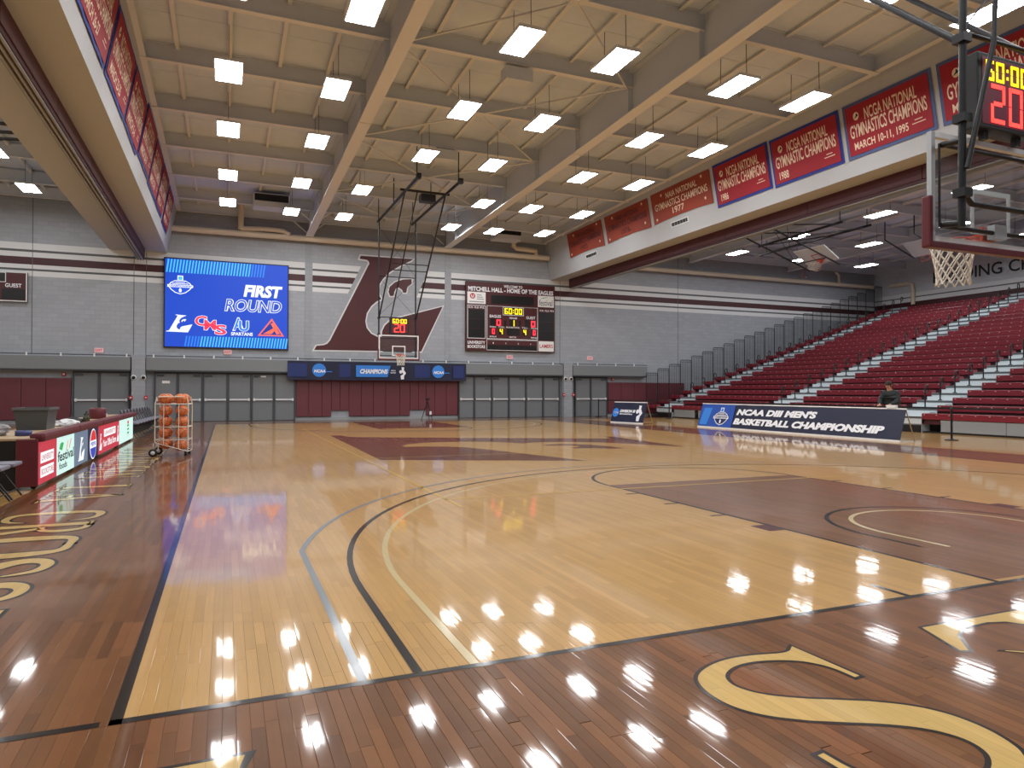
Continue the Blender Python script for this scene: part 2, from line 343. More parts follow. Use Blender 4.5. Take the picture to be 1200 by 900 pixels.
# eagle-L emblem, traced once, used on the wall and on the court
L_MAIN = [(402,127),(600,141),(800,152),(783,164),(740,184),(700,203),(640,238),(602,266),(565,308),(542,346),(536,382),(538,420),(558,454),(524,470),(482,506),(448,560),(437,620),(447,670),(480,713),(528,738),(560,738),(566,692),(584,654),(622,618),(684,596),(1020,510),(858,848),(52,836),(70,806),(126,800),(150,790),(172,766),(468,186),(462,168),(448,158),(394,150)]
L_EYE = [(786,303),(722,306),(662,326),(622,360),(612,398),(624,430),(650,430),(656,400),(668,374),(690,366),(714,384),(724,406),(746,406),(754,362),(786,336)]
fx_ = lambda p: (3.5+(838-p[1])*.0117, 19.5-(p[0]-50)*.0106)
paint('centre_emblem', [[fx_(p) for p in L_MAIN]], W_M, 1); paint('centre_emblem', [[fx_(p) for p in L_EYE]], W_M, 1)
# ---- serif floor lettering from strokes (unit height, x right, y up)
def smooth(P, it=3):
    for _ in range(it):
        Q = [P[0]]
        for a, b in zip(P, P[1:]): Q += [tuple(.75*x+.25*y for x, y in zip(a, b)), tuple(.25*x+.75*y for x, y in zip(a, b))]
        P = Q+[P[-1]]
    return P
def stroke(P, grow=0.):                 # P: (x,y,halfwidth) -> quads
    out = []; n = len(P); Lf = []; Rt = []
    for i in range(n):
        a = P[max(i-1,0)]; b = P[min(i+1,n-1)]; dx, dy = b[0]-a[0], b[1]-a[1]; l = math.hypot(dx, dy) or 1; nx, ny = -dy/l, dx/l; h = P[i][2]+grow
        ex = (-1 if i == 0 else 1 if i == n-1 else 0)*grow
        x, y = P[i][0]+ex*dx/l, P[i][1]+ex*dy/l
        Lf.append((x+nx*h, y+ny*h)); Rt.append((x-nx*h, y-ny*h))
    for i in range(n-1): out.append([Rt[i], Rt[i+1], Lf[i+1], Lf[i]])
    return out
K, T_ = .085, .035
def bar(x0, y0, x1, y1, h): return [(x0,y0,h),(x1,y1,h)]
G = {
 'S': [smooth([(.52,.70,.01),(.50,.80,.03),(.42,.96,.045),(.20,.99,.05),(.06,.86,.075),(.08,.68,.09),(.26,.54,.095),(.44,.42,.095),(.54,.26,.085),(.46,.06,.06),(.26,.0,.045),(.10,.06,.04),(.03,.22,.03),(.02,.32,.01)])],
 'O': [smooth([(.36,.985,.035),(.10,.98,.05),(.04,.72,.09),(.04,.28,.09),(.10,.02,.05),(.36,.015,.035)]), smooth([(.36,.985,.035),(.62,.98,.05),(.68,.72,.09),(.68,.28,.09),(.62,.02,.05),(.36,.015,.035)])],
 'C': [smooth([(.62,.72,.01),(.58,.92,.04),(.36,1.0,.04),(.10,.96,.06),(.05,.7,.09),(.05,.3,.09),(.10,.04,.06),(.36,.0,.04),(.56,.06,.04),(.64,.26,.015)])],
 'L': [bar(.16,.02,.16,.98,K), bar(.03,.98,.30,.98,.02), bar(.03,.02,.50,.02,.022), [(.44,.03,.03),(.58,.26,.012)]],
 'A': [[(.10,.02,.03),(.36,1.0,.035)], [(.34,1.0,.06),(.62,.02,K)], bar(.2,.34,.5,.34,.03), bar(.0,.02,.22,.02,.02), bar(.48,.02,.78,.02,.02)],
 'R': [bar(.16,.02,.16,.98,K), bar(.03,.98,.3,.98,.02), bar(.03,.02,.32,.02,.02), smooth([(.2,.97,.03),(.46,.97,.04),(.56,.76,.08),(.46,.53,.04),(.2,.52,.03)]), [(.34,.52,.06),(.60,.03,.075)], bar(.52,.02,.72,.02,.02)],
 'E': [bar(.16,.02,.16,.98,K), bar(.03,.98,.52,.98,.022), bar(.03,.02,.52,.02,.022), bar(.16,.52,.42,.52,.022), [(.47,.97,.03),(.54,.76,.01)], [(.47,.03,.03),(.58,.26,.01)], [(.42,.40,.015),(.42,.64,.015)]],
 'I': [bar(.16,.02,.16,.98,K), bar(.02,.98,.30,.98,.02), bar(.02,.02,.30,.02,.02)],
 'N': [bar(.10,.02,.10,.98,.035), [(.10,.98,.07),(.62,.02,.07)], bar(.62,.02,.62,.98,.035), bar(.0,.02,.22,.02,.02), bar(.0,.98,.14,.98,.02), bar(.5,.98,.74,.98,.02)],
 'W': [[(.08,.98,.075),(.30,.02,.05)], [(.30,.02,.03),(.46,.9,.03)], [(.46,.98,.075),(.70,.02,.05)], [(.70,.02,.03),(.90,.98,.03)], bar(-.04,.98,.2,.98,.02), bar(.34,.98,.6,.98,.02), bar(.78,.98,1.0,.98,.02)],
 'T': [bar(.05,.965,.86,.965,.035), bar(.45,.02,.45,.97,.085), [(.05,.985,.015),(-.02,.74,.012)], [(.06,.95,.05),(.0,.84,.02)], [(.86,.985,.015),(.93,.74,.012)], bar(.28,.02,.62,.02,.02)],
}
GW = {'S':.6,'O':.74,'C':.68,'L':.6,'A':.8,'R':.72,'E':.6,'I':.33,'N':.76,'W':1.0,'T':.9}
def floor_letter(ch, x, y, h, wscale, mode):
    def mp(p):
        u, v = p[0]*wscale, p[1]*h
        if mode == 'side': return (x+v, y-u)              # up = +x, reading towards -y
        if mode == 'side2': return (x-v, y+u)
        return (x+u, y+v)
    def sc(P): return [(q[0], q[1], q[2]) for q in P]
    back = [q for s_ in G[ch] for q in stroke(sc(s_), .028/h*1.0)]; front = [q for s_ in G[ch] for q in stroke(sc(s_))]
    fix = lambda P: P if sum(P[i-1][0]*P[i][1]-P[i][0]*P[i-1][1] for i in range(len(P))) > 0 else P[::-1]
    b = MB(); m0 = [fix([mp(p) for p in q]) for q in back]; m1 = [fix([mp(p) for p in q]) for q in front]
    for q in m0: b.poly(q, .0014)
    o = b.build('letter_outline', W_BK, floor)
    b = MB()
    for q in m1: b.poly(q, .0021)
    b.build('floor_letter', W_LT, floor)
side = [('E',1.35,2.02),('S',2.12,2.75),('S',2.88,3.55),('O',3.68,4.55),('R',4.66,5.38),('C',5.42,6.12),('A',6.95,7.8),('L',7.95,8.62),('N',9.5,10.25),('I',10.4,10.7),('S',10.85,11.4),('N',11.55,12.3),('O',12.45,13.15),('C',13.3,13.9),('S',14.05,14.6),('I',14.75,15.05),('W',15.2,16.2)]
for ch, ya, yb in side: floor_letter(ch, -1.84, yb, .92, (yb-ya)/GW[ch], 'side')
# near apron letters: traced S (half plus its half-turn), a T and the arm of a letter
S_HALF = [(2.77,-1.15),(2.63,-1.05),(2.55,-.93),(2.53,-.8),(2.55,-.68),(2.6,-.58),(2.72,-.5),(2.89,-.45),(3.07,-.46),(3.27,-.51),(3.36,-.44),(3.372,-.88),(3.335,-.885),(3.33,-.75),(3.27,-.64),(3.16,-.57),(3.01,-.53),(2.87,-.54),(2.76,-.6),(2.71,-.67),(2.70,-.76),(2.76,-.87),(2.9,-.97),(3.02,-1.03)]
def offset_poly(P, g):
    out = []; n = len(P); A = sum(P[i-1][0]*P[i][1]-P[i][0]*P[i-1][1] for i in range(n)); sg = 1 if A > 0 else -1
    for i in range(n):
        a, b, q = P[i-1], P[(i+1)%n], P[i]; e1 = Vector((q[0]-a[0], q[1]-a[1])).normalized(); e2 = Vector((b[0]-q[0], b[1]-q[1])).normalized()
        n1 = Vector((e1.y, -e1.x))*sg; n2 = Vector((e2.y, -e2.x))*sg; nn = n1+n2; nn = nn/max(.55, nn.length_squared/2) if nn.length > .1 else n1
        out.append((q[0]+nn.x*g, q[1]+nn.y*g))
    return out if A > 0 else out[::-1]
def S_poly(g):
    c = (2.97,-1.13); rot = lambda p: (2*c[0]-p[0], 2*c[1]-p[1])
    H = smooth(S_HALF[:11], 2)+[S_HALF[11]]+smooth(S_HALF[12:], 2)
    return offset_poly(H+[rot(p) for p in H], g)
paint('letter_outline', [S_poly(.022)], W_BK, 2); paint('floor_letter', [S_poly(0)], W_LT, 3)
TP = [(4.33,-.50),(5.95,-.50),(6.10,-.84),(6.06,-.86),(5.90,-.66),(5.7,-.59),(5.35,-.58),(5.24,-.68),(5.22,-1.84),(4.98,-1.84),(4.98,-.70),(4.92,-.62),(4.80,-.585),(4.55,-.595),(4.40,-.67),(4.22,-.86),(4.18,-.84)]
paint('letter_outline', [offset_poly(TP, .022)], W_BK, 2); paint('floor_letter', [offset_poly(TP, 0)], W_LT, 3)
paint('letter_outline', [[(-.5,-.50),(.53,-.50),(.43,-.80),(-.5,-.80)]], W_BK, 2); paint('floor_letter', [[(-.5,-.525),(.485,-.525),(.42,-.80),(-.5,-.80)]], W_LT, 3)
paint('letter_outline', [[(4.36,-.92),(4.40,-.91),(4.95,-1.26),(4.95,-1.36)]], W_BK, 2); paint('floor_letter', [[(4.40,-.94),(4.42,-.935),(4.95,-1.285),(4.95,-1.34)]], W_LT, 3)

# ================================================================ walls
SLO = .022
zg = lambda y: 9.40-SLO*(y-12)          # girder underside
zp = lambda y: 10.15-SLO*(y-12)         # purlin underside
zd = lambda y: 10.62-SLO*(y-12)         # deck underside
WALLF = fr((0, YW, 0), (1,0,0), (0,0,1))     # far wall frame: x right, y up, z towards the viewer
b = MB(); b.box(XL, XR, YW, YW+.3, 0, 11.2); wall_far = b.build('wall_far', M_WALL, label='tall grey painted block wall behind the far basket', cat='wall', kind='structure')
b = MB(); b.box(XR, XR+.3, YB, YW+.3, 0, 11.6); wall_right = b.build('wall_right', M_WALLX, label='grey wall above the top bleacher row with black lettering', cat='wall', kind='structure')
b = MB(); b.box(XL-.3, XL, YB, YW+.3, 0, 11.6); b.build('wall_left', M_WALLX, label='grey wall of the side gym on the left', cat='wall', kind='structure')
b = MB(); b.box(XL-.3, XR+.3, YB-.3, YB, 0, 11.6); b.build('wall_near', M_WALL, label='grey wall behind the near baseline', cat='wall', kind='structure')
def stripe(x0, x1, z0, z1, m, name='wall_stripe'):
    MB().box(x0, x1, YW-.006, YW, z0, z1).build(name, m, wall_far)
for z0, z1, m, k in ((7.50,7.79,M_CREAM,0),(7.40,7.50,M_DKLINE,0),(7.18,7.40,M_CREAM,0),(6.86,7.18,M_MARD,0),(6.68,6.86,M_CREAM,0),(6.59,6.68,M_DKLINE,0),(6.36,6.59,M_CREAM,0)):
    # stripes stop on a slant either side of the emblem
    zm = (z0+z1)/2
    ea = lambda z: 6.72+(z-7.79)*.46; eb = lambda z: 10.24+(z-7.79)*.44
    xa0, xa1, xb0, xb1 = ea(z0), ea(z1), eb(z0), eb(z1)
    for P in ([(XL,z0),(xa0,z0),(xa1,z1),(XL,z1)], [(xb0,z0),(XR,z0),(XR,z1),(xb1,z1)]):
        MB().prism(P, 0, .006).build('wall_stripe', m, wall_far, mw=WALLF)
for y0, y1, z0, z1, m in ((YB,YW-.01,7.84,8.10,M_CREAM),(YB,YW-.01,7.77,7.84,M_DKLINE),(YB,YW-.01,7.50,7.77,M_CREAM),(YB,YW-.01,7.2,7.5,M_MARD)):
    MB().box(XR-.006, XR, y0, y1, z0, z1).build('wall_stripe', m, wall_right)
bw = text(wall_right, 'BUILDING CHAMPIONS', 0, 0, 10.2, .72, M_BLACK, bold=.012); bw.matrix_local = fr((XR-.03, 27.55, 8.50), (0,-1,0), (0,0,1))
# pilasters
for x in (-3.23, 18.32): MB().box(x-.27, x+.27, YW-.42, YW, 0, 3.05).build('pilaster', M_PIL, wall_far)
for x in (4.15, 11.33): MB().box(x-.18, x+.18, YW-.02, YW, 3.0, 10.3).build('pilaster', M_PIL, wall_far)
for x in (-7.35, -3.48, -2.98, 18.0, 26.1): MB().box(x-.012, x+.012, YW-.008, YW, 3.0, 10.2).build('control_joint', M_DKLINE, wall_far)
# wall emblem
def grow(P, g):
    out = []; n = len(P); A = sum(P[i-1][0]*P[i][1]-P[i][0]*P[i-1][1] for i in range(n)); sg = 1 if A > 0 else -1
    for i in range(n):
        a, b_, q = P[i-1], P[(i+1)%n], P[i]; e1 = Vector((q[0]-a[0], q[1]-a[1])).normalized(); e2 = Vector((b_[0]-q[0], b_[1]-q[1])).normalized()
        n1 = Vector((e1.y, -e1.x))*sg; n2 = Vector((e2.y, -e2.x))*sg; nn = n1+n2; nn = nn/max(.5, nn.length_squared/2) if nn.length > .1 else n1
        out.append((q[0]+nn.x*g, q[1]+nn.y*g))
    return out if A > 0 else out[::-1]
PX = {}
def wall_px(u, v):                          # a traced wall point, metres on the far wall
    d = fw*F_PX + r2*(u-600) + u2*(450-v); t = (YW-CAM.y)/d.y
    return (CAM.x+t*d.x, CAM.z+t*d.z)
EMB = [wall_px(360+x/6.4294, 280+y/6.4294) for x, y in L_MAIN]; EYE = [wall_px(360+x/6.4294, 280+y/6.4294) for x, y in L_EYE]
em = thing('wall_emblem', 'large maroon letter L with an eagle head painted on the far wall', 'emblem', mw=WALLF)
MB().prism(grow(EMB, .07), 0, .012).build('outline', M_CREAM, em); MB().prism(grow(EMB, 0), 0, .02).build('letter_shape', M_MAR, em)
MB().prism(grow(EYE, .06), 0, .014).build('outline', M_CREAM, em); MB().prism(grow(EYE, 0), 0, .022).build('eye_patch', M_MAR, em)
# ledge over the doors, in bays between the pilasters
for n, (x0, x1, where) in enumerate(((XL, -3.55, 'left of the first pilaster'), (-2.93, 18.0, 'between the two pilasters'), (18.64, 23.6, 'beside the bleachers'))):
    t = thing('door_canopy', 'grey boxed ledge over the doors, '+where, 'ledge', kind='structure')
    MB().bbox(x0, x1, YW-.42, YW, 2.36, 2.93, .012).build('fascia', M_LEDGE, t)
    MB().box(x0, x1, YW-.40, YW, 2.30, 2.36).build('shadow_gap', M_DFRAME, t)
    b = MB(); b.tube([(x0,YW-.40,3.01),(x1,YW-.40,3.01)], .022, 6); b.build('rail', M_DKLINE, t)
    k = x0+.3
    while k < x1:
        MB().box(k-.03, k+.03, YW-.42, YW-.37, 2.93, 3.07).build('bracket', M_WHITE, t); k += 1.25
# doors
def door(n, x0, x1, where):
    t = thing('door_%d' % n, 'dark grey steel exit door with a push bar, '+where, 'door', loc=(x0, YW-.12, 0), kind='structure')
    w = x1-x0; b = MB(); b.box(0, .05, -.06, .1, 0, 2.3); b.box(w-.05, w, -.06, .1, 0, 2.3); b.box(.05, w-.05, -.06, .1, 2.22, 2.3); b.build('door_frame', M_DFRAME, t)
    leaf = MB().bbox(.055, w-.055, -.02, .04, .015, 2.215, .006).build('leaf', M_DOOR, t)
    b = MB(); b.bbox(.07, w-.07, -.10, -.06, .98, 1.05, .008); s = .09 if n % 2 else w-.16
    b.box(s, s+.07, -.11, -.02, .95, 1.08); b.box(w-s-.07, w-s, -.08, -.02, .98, 1.05); b.build('push_bar', M_CHROME, t)
    MB().box(.1 if n % 2 else w-.4, .4 if n % 2 else w-.1, -.08, -.02, 2.10, 2.17).build('door_closer', M_DFRAME, t)
    return t
DX = [(-5.8,-4.79,-3.6,'P'), (-2.62,-1.65,-.6,.48,1.53,2.55,3.53,'Q'), (11.9,12.79,13.8,14.8,15.83,16.88,17.91,'R'), (18.9,19.92,21.02,'T')]
NM = {'P':'of the pair left of the first pilaster', 'Q':'in the group under the video screen', 'R':'in the group under the scoreboard', 'T':'of the pair by the bleachers'}
nd = 0
for row in DX:
    for i in range(len(row)-2): nd += 1; door(nd, row[i], row[i+1], ORD[i]+' from left '+NM[row[-1]])
MB().box(-.16, .16, -.006, .0, -.06, .06).build('door_notice', M_WHITE, loc=(-2.14, YW-.141, 1.83), label='small white notice on the door behind the ball rack', cat='sign')
MB().box(-.18, .18, -.006, .0, -.035, .035).build('door_notice', M_WHITE, loc=(2.0, YW-.141, 2.12), label='thin white plate at the top of the fifth door under the screen', cat='sign')
# padded wall panels
def pad_row(xs, z0, z1, label, notch=()):
    t = thing('wall_padding', label, 'wall pad')
    for i, (a, c) in enumerate(zip(xs, xs[1:])):
        zz = .47 if i in notch else z0
        MB().bbox(a+.006, c-.006, YW-.10, YW-.015, zz, z1, .02).build('pad', mat('wall_pad_vinyl', (104, 48, 56), .45), t)
    return t
px = lambda u: wall_px(u, 470)[0]
us = [346.5, 361.5, 377, 388, 398, 408.5, 423, 437, 451.5, 468, 480, 490, 499, 509, 522.5, 536]
pad_row([px(u) for u in us], .17, 2.28, 'row of maroon wall pads behind the far basket', (3,4,10,11))
pad_row([XL+1, -11.5, -10.2, -8.9, -7.7, -6.8, -5.86], .17, 1.98, 'maroon wall pads on the far wall behind the grey tub')
pad_row([21.1, 22.0, 22.9, 23.8, 24.7, 25.6, 26.5], .17, 1.98, 'maroon wall pads beside the end of the bleachers')
MB().box(-13.9, 23.3, YW-.03, YW, 0, .13).build('baseboard_far', M_GREYL, label='grey baseboard along the far wall', cat='baseboard', kind='structure')
# exit signs, fire alarm pulls, cameras
for i, (x, z, w) in enumerate(((-4.83,3.22,'over the left pair of doors'),(.47,3.26,'under the video screen'),(14.89,3.33,'under the scoreboard'),(19.93,3.38,'over the pair of doors by the bleachers'))):
    t = thing('exit_sign', 'small red and white exit sign '+w, 'exit sign', group='exit signs', mw=fr((x, YW-.02, z), (1,0,0), (0,0,1)))
    MB().bbox(-.17, .17, -.1, .1, -.02, .06, .01).build('sign_box', E_('exit_face', (250,200,200), .5), t); text(t, 'EXIT', -.13, -.055, .26, .11, mat('exit_red', (215,30,40), .5, emit=.6), z=.064)
for i, (x, z, w) in enumerate(((-3.62,1.12,'left of the first pilaster'),(-2.84,1.12,'right of the first pilaster'),(17.93,1.25,'left of the second pilaster'),(18.72,1.25,'right of the second pilaster'))):
    t = thing('fire_alarm', 'red fire alarm pull station '+w, 'fire alarm', group='fire alarm pulls', loc=(x+(.10 if i%2 == 0 else -.08), YW-.42, z))
    MB().bbox(-.07, .07, -.06, 0, -.09, .09, .015).build('case', M_REDP, t); MB().box(-.04, .04, -.075, -.06, -.02, .02).build('handle', M_WHITE, t)
for i, (x, z, w) in enumerate(((-3.42,2.02,'left of the two on the first pilaster'),(-3.03,2.02,'right of the two on the first pilaster'),(18.15,2.15,'left of the two on the second pilaster'),(18.5,2.15,'right of the two on the second pilaster'))):
    t = thing('dome_camera', 'white dome camera, '+w, 'camera', group='dome cameras', loc=(x, YW-.42, z))
    MB().lathe([(0,0),(.11,0),(.11,-.03),(.08,-.04)], 16, axis='y').build('housing', M_WHITE, t)
    MB().lathe([(.075,-.03),(.065,-.07),(.04,-.10),(0,-.11)], 14, axis='y').build('dome', M_BLACK, t)
for x, z, w in ((-6.15, 2.14, 'left'), (21.45, 2.16, 'right')):
    t = thing('strobe_light', 'small red fire strobe above the wall pads at the '+w, 'strobe', group='fire strobes', loc=(x, YW, z))
    MB().bbox(-.08, .08, -.07, 0, -.08, .08, .015).build('case', M_REDP, t); MB().bbox(-.04, .04, -.10, -.06, -.03, .05, .01).build('lens', M_WHITE, t)

# ================================================================ ceiling
PUR = [7.03-3.22*4+3.22*k for k in range(12)]
PUR = [y for y in PUR if YB < y < 31]
SUBS = [-.83,.45,1.73,3.01, 5.3,6.57,7.84,9.12,10.4, 12.4,13.68,14.96,16.24]
ceil_b = MB()
def deckq(x0, x1, y0, y1, off=0): ceil_b.add([(x0,y0,zd(y0)+off),(x0,y1,zd(y1)+off),(x1,y1,zd(y1)+off),(x1,y0,zd(y0)+off)], [(0,1,2,3)])
deckq(XL, XR, YB, YW, .06)
ceiling = ceil_b.build('ceiling', M_CEIL, label='beige roof deck with exposed beams over the whole gym', cat='ceiling', kind='structure')
pane = {}
xs_all = [-1.72]+SUBS+[16.98]; ylev = [y for y in PUR if y > 5]+[31.9]
npan = 0
for x0, x1 in zip(xs_all, xs_all[1:]):
    for ya, yb in zip(ylev, ylev[1:]):
        for h in range(2):
            a = ya+(yb-ya)*h/2; c = ya+(yb-ya)*(h+1)/2; k = (round(x1-x0, 2), round(c-a, 2))
            if k not in pane:
                w, l = k[0]-.012, k[1]-.012; q = MB(); q.bbox(-w/2, w/2, -l/2, l/2, 0, .05, .006); pane[k] = q.mesh('deck_panel', M_CEIL)
            o = link('deck_panel', pane[k], ceiling, loc=((x0+x1)/2, (a+c)/2, zd((a+c)/2))); o.rotation_euler.x = -math.atan(SLO); npan += 1
print('PANELS', npan)
def ibeam(name, p0, p1, h, w, tf, tw, m, parent, mf=None):      # I-section from p0 to p1 (undersides), horizontal-ish
    p0, p1 = Vector(p0), Vector(p1); d = (p1-p0).normalized(); s = d.cross(Vector((0,0,1))).normalized()
    b = MB()
    def slab(hw, z0, z1, mi):
        v = []
        for p in (p0, p1):
            for a, z in ((-hw,z0),(hw,z0),(hw,z1),(-hw,z1)): v.append(p+s*a+Vector((0,0,z)))
        b.add(v, [(0,1,2,3),(7,6,5,4),(0,4,5,1),(1,5,6,2),(2,6,7,3),(3,7,4,0)], mi)
    slab(w/2, 0, tf, 1); slab(tw/2, tf, h-tf, 0); slab(w/2, h-tf, h, 0)
    return b.build(name, [m, mf or m], parent)
for x in (4.12, 11.12):
    ibeam('girder', (x, YB, zg(YB)), (x, 31.6, zg(31.6)), 1.2, .36, .03, .03, M_STEEL, ceiling, M_FLANGE)
    for y in PUR:                                        # web stiffeners and haunches
        MB().box(x-.17, x+.17, y-.012, y+.012, zg(y)+.03, zg(y)+1.15).build('stiffener', M_STEEL, ceiling)
    MB().box(x-.2, x+.2, 16.86, 16.9, zg(16.88)-.02, zg(16.88)).build('splice_plate', M_FLANGE, ceiling)
for y in PUR+[31.75]:
    for x0, x1 in ((-1.85, 4.1), (4.14, 11.1), (11.14, 17.05)):
        ibeam('purlin', (x0, y, zp(y)), (x1, y, zp(y)), .47, .17, .016, .016, M_STEEL, ceiling, M_FLANGE)
    for x0, x1 in ((XL, -4.45), (19.7, XR)):
        ibeam('purlin', (x0, y, zp(y)), (x1, y, zp(y)), .47, .17, .016, .016, M_STEEL, ceiling, M_FLANGE)
for x in SUBS:
    y0 = 3.0
    b = MB()
    for hw, z0, z1 in ((.05, -.10, -.085), (.012, -.085, .03)):
        b.add([(x-hw,y0,zd(y0)+z0),(x+hw,y0,zd(y0)+z0),(x+hw,y0,zd(y0)+z1),(x-hw,y0,zd(y0)+z1),(x-hw,31.9,zd(31.9)+z0),(x+hw,31.9,zd(31.9)+z0),(x+hw,31.9,zd(31.9)+z1),(x-hw,31.9,zd(31.9)+z1)],
              [(0,1,2,3),(7,6,5,4),(0,4,5,1),(1,5,6,2),(2,6,7,3),(3,7,4,0)])
    b.build('tee_bar', M_FLANGE, ceiling)
for x in [-12+1.28*k for k in range(6)]+[20.6+1.6*k for k in range(14)]:
    MB().add([(x-.05,3,zd(3)-.10),(x+.05,3,zd(3)-.10),(x+.05,3,zd(3)+.03),(x-.05,3,zd(3)+.03),(x-.05,31.9,zd(31.9)-.1),(x+.05,31.9,zd(31.9)-.1),(x+.05,31.9,zd(31.9)+.03),(x-.05,31.9,zd(31.9)+.03)],
             [(0,1,2,3),(7,6,5,4),(0,4,5,1),(1,5,6,2),(2,6,7,3),(3,7,4,0)]).build('tee_bar', M_FLANGE, ceiling)
# edge beams along both soffits
ibeam('edge_beam', (-1.66, YB, zp(YB)+.02), (-1.66, 31.9, zp(31.9)+.02), .45, .2, .016, .016, M_STEEL, ceiling, M_FLANGE)
ibeam('edge_beam', (16.85, YB, zp(YB)+.02), (16.85, 31.9, zp(31.9)+.02), .45, .2, .016, .016, M_STEEL, ceiling, M_FLANGE)
for x in (26.9, 34.8): ibeam('girder', (x, YB, zg(YB)+.45), (x, 31.9, zg(31.9)+.45), .75, .3, .025, .025, M_STEEL, ceiling, M_FLANGE)
# diamond bracing in the middle bay
for k, y in enumerate(PUR):
    if k % 2 == [i for i, q in enumerate(PUR) if abs(q-10.25) < .2][0] % 2:
        MB().box(7.62-.16, 7.62+.16, y-.14, y+.14, zp(y)-.03, zp(y)).build('gusset_plate', M_FLANGE, ceiling)
        for yy in (PUR[k-1] if k else None, PUR[k+1] if k+1 < len(PUR) else None):
            if yy is None: continue
            for xe in (4.32, 10.92):
                MB().tube([(7.62,y,zp(y)-.02),(xe,yy,zp(yy)-.02)], .03, 6).build('brace_rod', M_FLANGE, ceiling)
# haunch braces at the wall ends of the girders
for x in (4.12, 11.12):
    for s in (-1, 1):
        for y in (31.75, 29.57):
            MB().tube([(x+s*.1, y, zg(y)+.25), (x+s*.75, y, zp(y)+.02)], .035, 6).build('knee_brace', M_FLANGE, ceiling)
# ---- soffits either side of the court
def soffit(name, xi, xo, s, label):
    # xi inner lower edge, leaning inwards by .44 towards the top; s=+1 for the right one
    prof = [(xi, 7.76), (xi-s*.44, 10.1), (xi-s*.44, 10.75), (xo, 10.75), (xo, 7.76)]
    b = MB(); n = 5
    vs = [(x, y, z) for y in (YB, YW-.01) for x, z in prof]
    b.add(vs, [list(range(n)), list(range(n, 2*n))[::-1]]+[(i, i+n, (i+1)%n+n, (i+1)%n) for i in range(n)])
    o = b.build(name, M_SOFF, label=label, cat='soffit', kind='structure')
    bm = bmesh.new(); bm.from_mesh(o.data); bmesh.ops.recalc_face_normals(bm, faces=bm.faces[:]); bm.to_mesh(o.data); bm.free()
    return o
sofL = soffit('soffit', -2.14, -4.47, -1, 'pale boxed soffit running along the left side of the court')
sofR = soffit('soffit', 17.40, 19.72, 1, 'pale boxed soffit running along the right side of the court')
# folding-partition tracks under the soffits
for xa, xb, par, w in ((-3.34,-2.98,sofL,'left'), (18.22,18.58,sofR,'right')):
    t = thing('partition_track', 'maroon partition track under the %s soffit' % w, 'track')
    y = YB
    while y < 31.2:
        y2 = min(y+4.1, 31.3); MB().box(xa, xb, y+.01, y2-.01, 7.36, 7.76).build('track_cover', M_MAR, t); y = y2
    MB().box(xa+.03, xb-.03, YB, 31.3, 7.27, 7.36).build('track_channel', M_MARD, t)
    for q in (.06, .16, .26): MB().box(xa+q, xa+q+.045, YB, 31.3, 7.235, 7.27).build('track_rib', M_GREYL, t)
# ---- big pipes on the far wall
t = thing('wall_pipe', 'fat beige pipe running along the far wall above the stripes', 'pipe')
MB().tube([(-2.0,31.6,8.86),(17.1,31.6,8.92)], .14, 16).build('pipe', M_PIPE, t)
MB().tube([(16.3,31.6,8.95),(16.3,31.6,9.15),(16.25,31.45,9.22),(15.0,31.3,9.25),(14.85,31.3,9.32),(14.85,31.3,10.1)], .13, 12).build('riser', M_PIPE, t)
MB().tube([(3.2,31.5,8.98),(2.9,31.5,9.14),(2.2,31.5,9.16),(1.0,31.5,9.1)], .11, 12).build('branch', M_PIPE, t)
MB().tube([(1.0,31.5,9.05),(1.0,31.5,10.2)], .13, 12).build('riser', M_PIPE, t)
t = thing('wall_pipe', 'beige pipe on the far wall above the bleachers', 'pipe')
MB().tube([(19.75,31.6,8.78),(42.2,31.6,8.78)], .13, 16).build('pipe', M_PIPE, t)
MB().tube([(39.0,31.6,8.85),(39.0,31.6,9.4),(38.6,31.5,9.6)], .09, 12).build('riser', M_PIPE, t)
t = thing('corner_pipe', 'beige pipe bending down behind the top bleacher row', 'pipe')
MB().tube([(42.66,30.6,8.75),(42.66,30.2,8.75),(42.66,29.2,8.75),(42.66,28.95,8.6),(42.66,28.9,8.2),(42.66,28.9,7.3)], .13, 12).build('pipe', M_PIPE, t)
for (x, y, w) in ((14.1, 30.6, 'right'), (2.2, 28.9, 'left')):
    t = thing('air_unit', 'boxy ceiling air unit with a black opening, far %s of the court' % w, 'air unit', loc=(x, y, zp(y)-.05))
    b = MB(); b.bbox(-.75, .75, -.4, .4, -.25, .35, .02); b.build('cabinet', M_STEEL, t)
    MB().box(-.7, .7, -.42, -.4, .0, .3).build('opening', M_BLACK, t)
for x, y, w in ((7.55, 13.55, 'nearer'), (7.5, 19.9, 'farther')):
    t = thing('ceiling_speaker', 'small beige speaker box under a ceiling beam, the %s one' % w, 'speaker', loc=(x, y, zp(y)), group='ceiling speaker boxes')
    MB().prism([(-.38,-.2),(.38,-.2),(.38,.2),(-.38,.2)], -.42, -.08).build('cabinet', M_STEEL, t); b = MB(); b.box(-.32,-.26,-.03,.03,-.08,.0); b.box(.26,.32,-.03,.03,-.08,.0); b.build('hanger', M_BLKM, t)

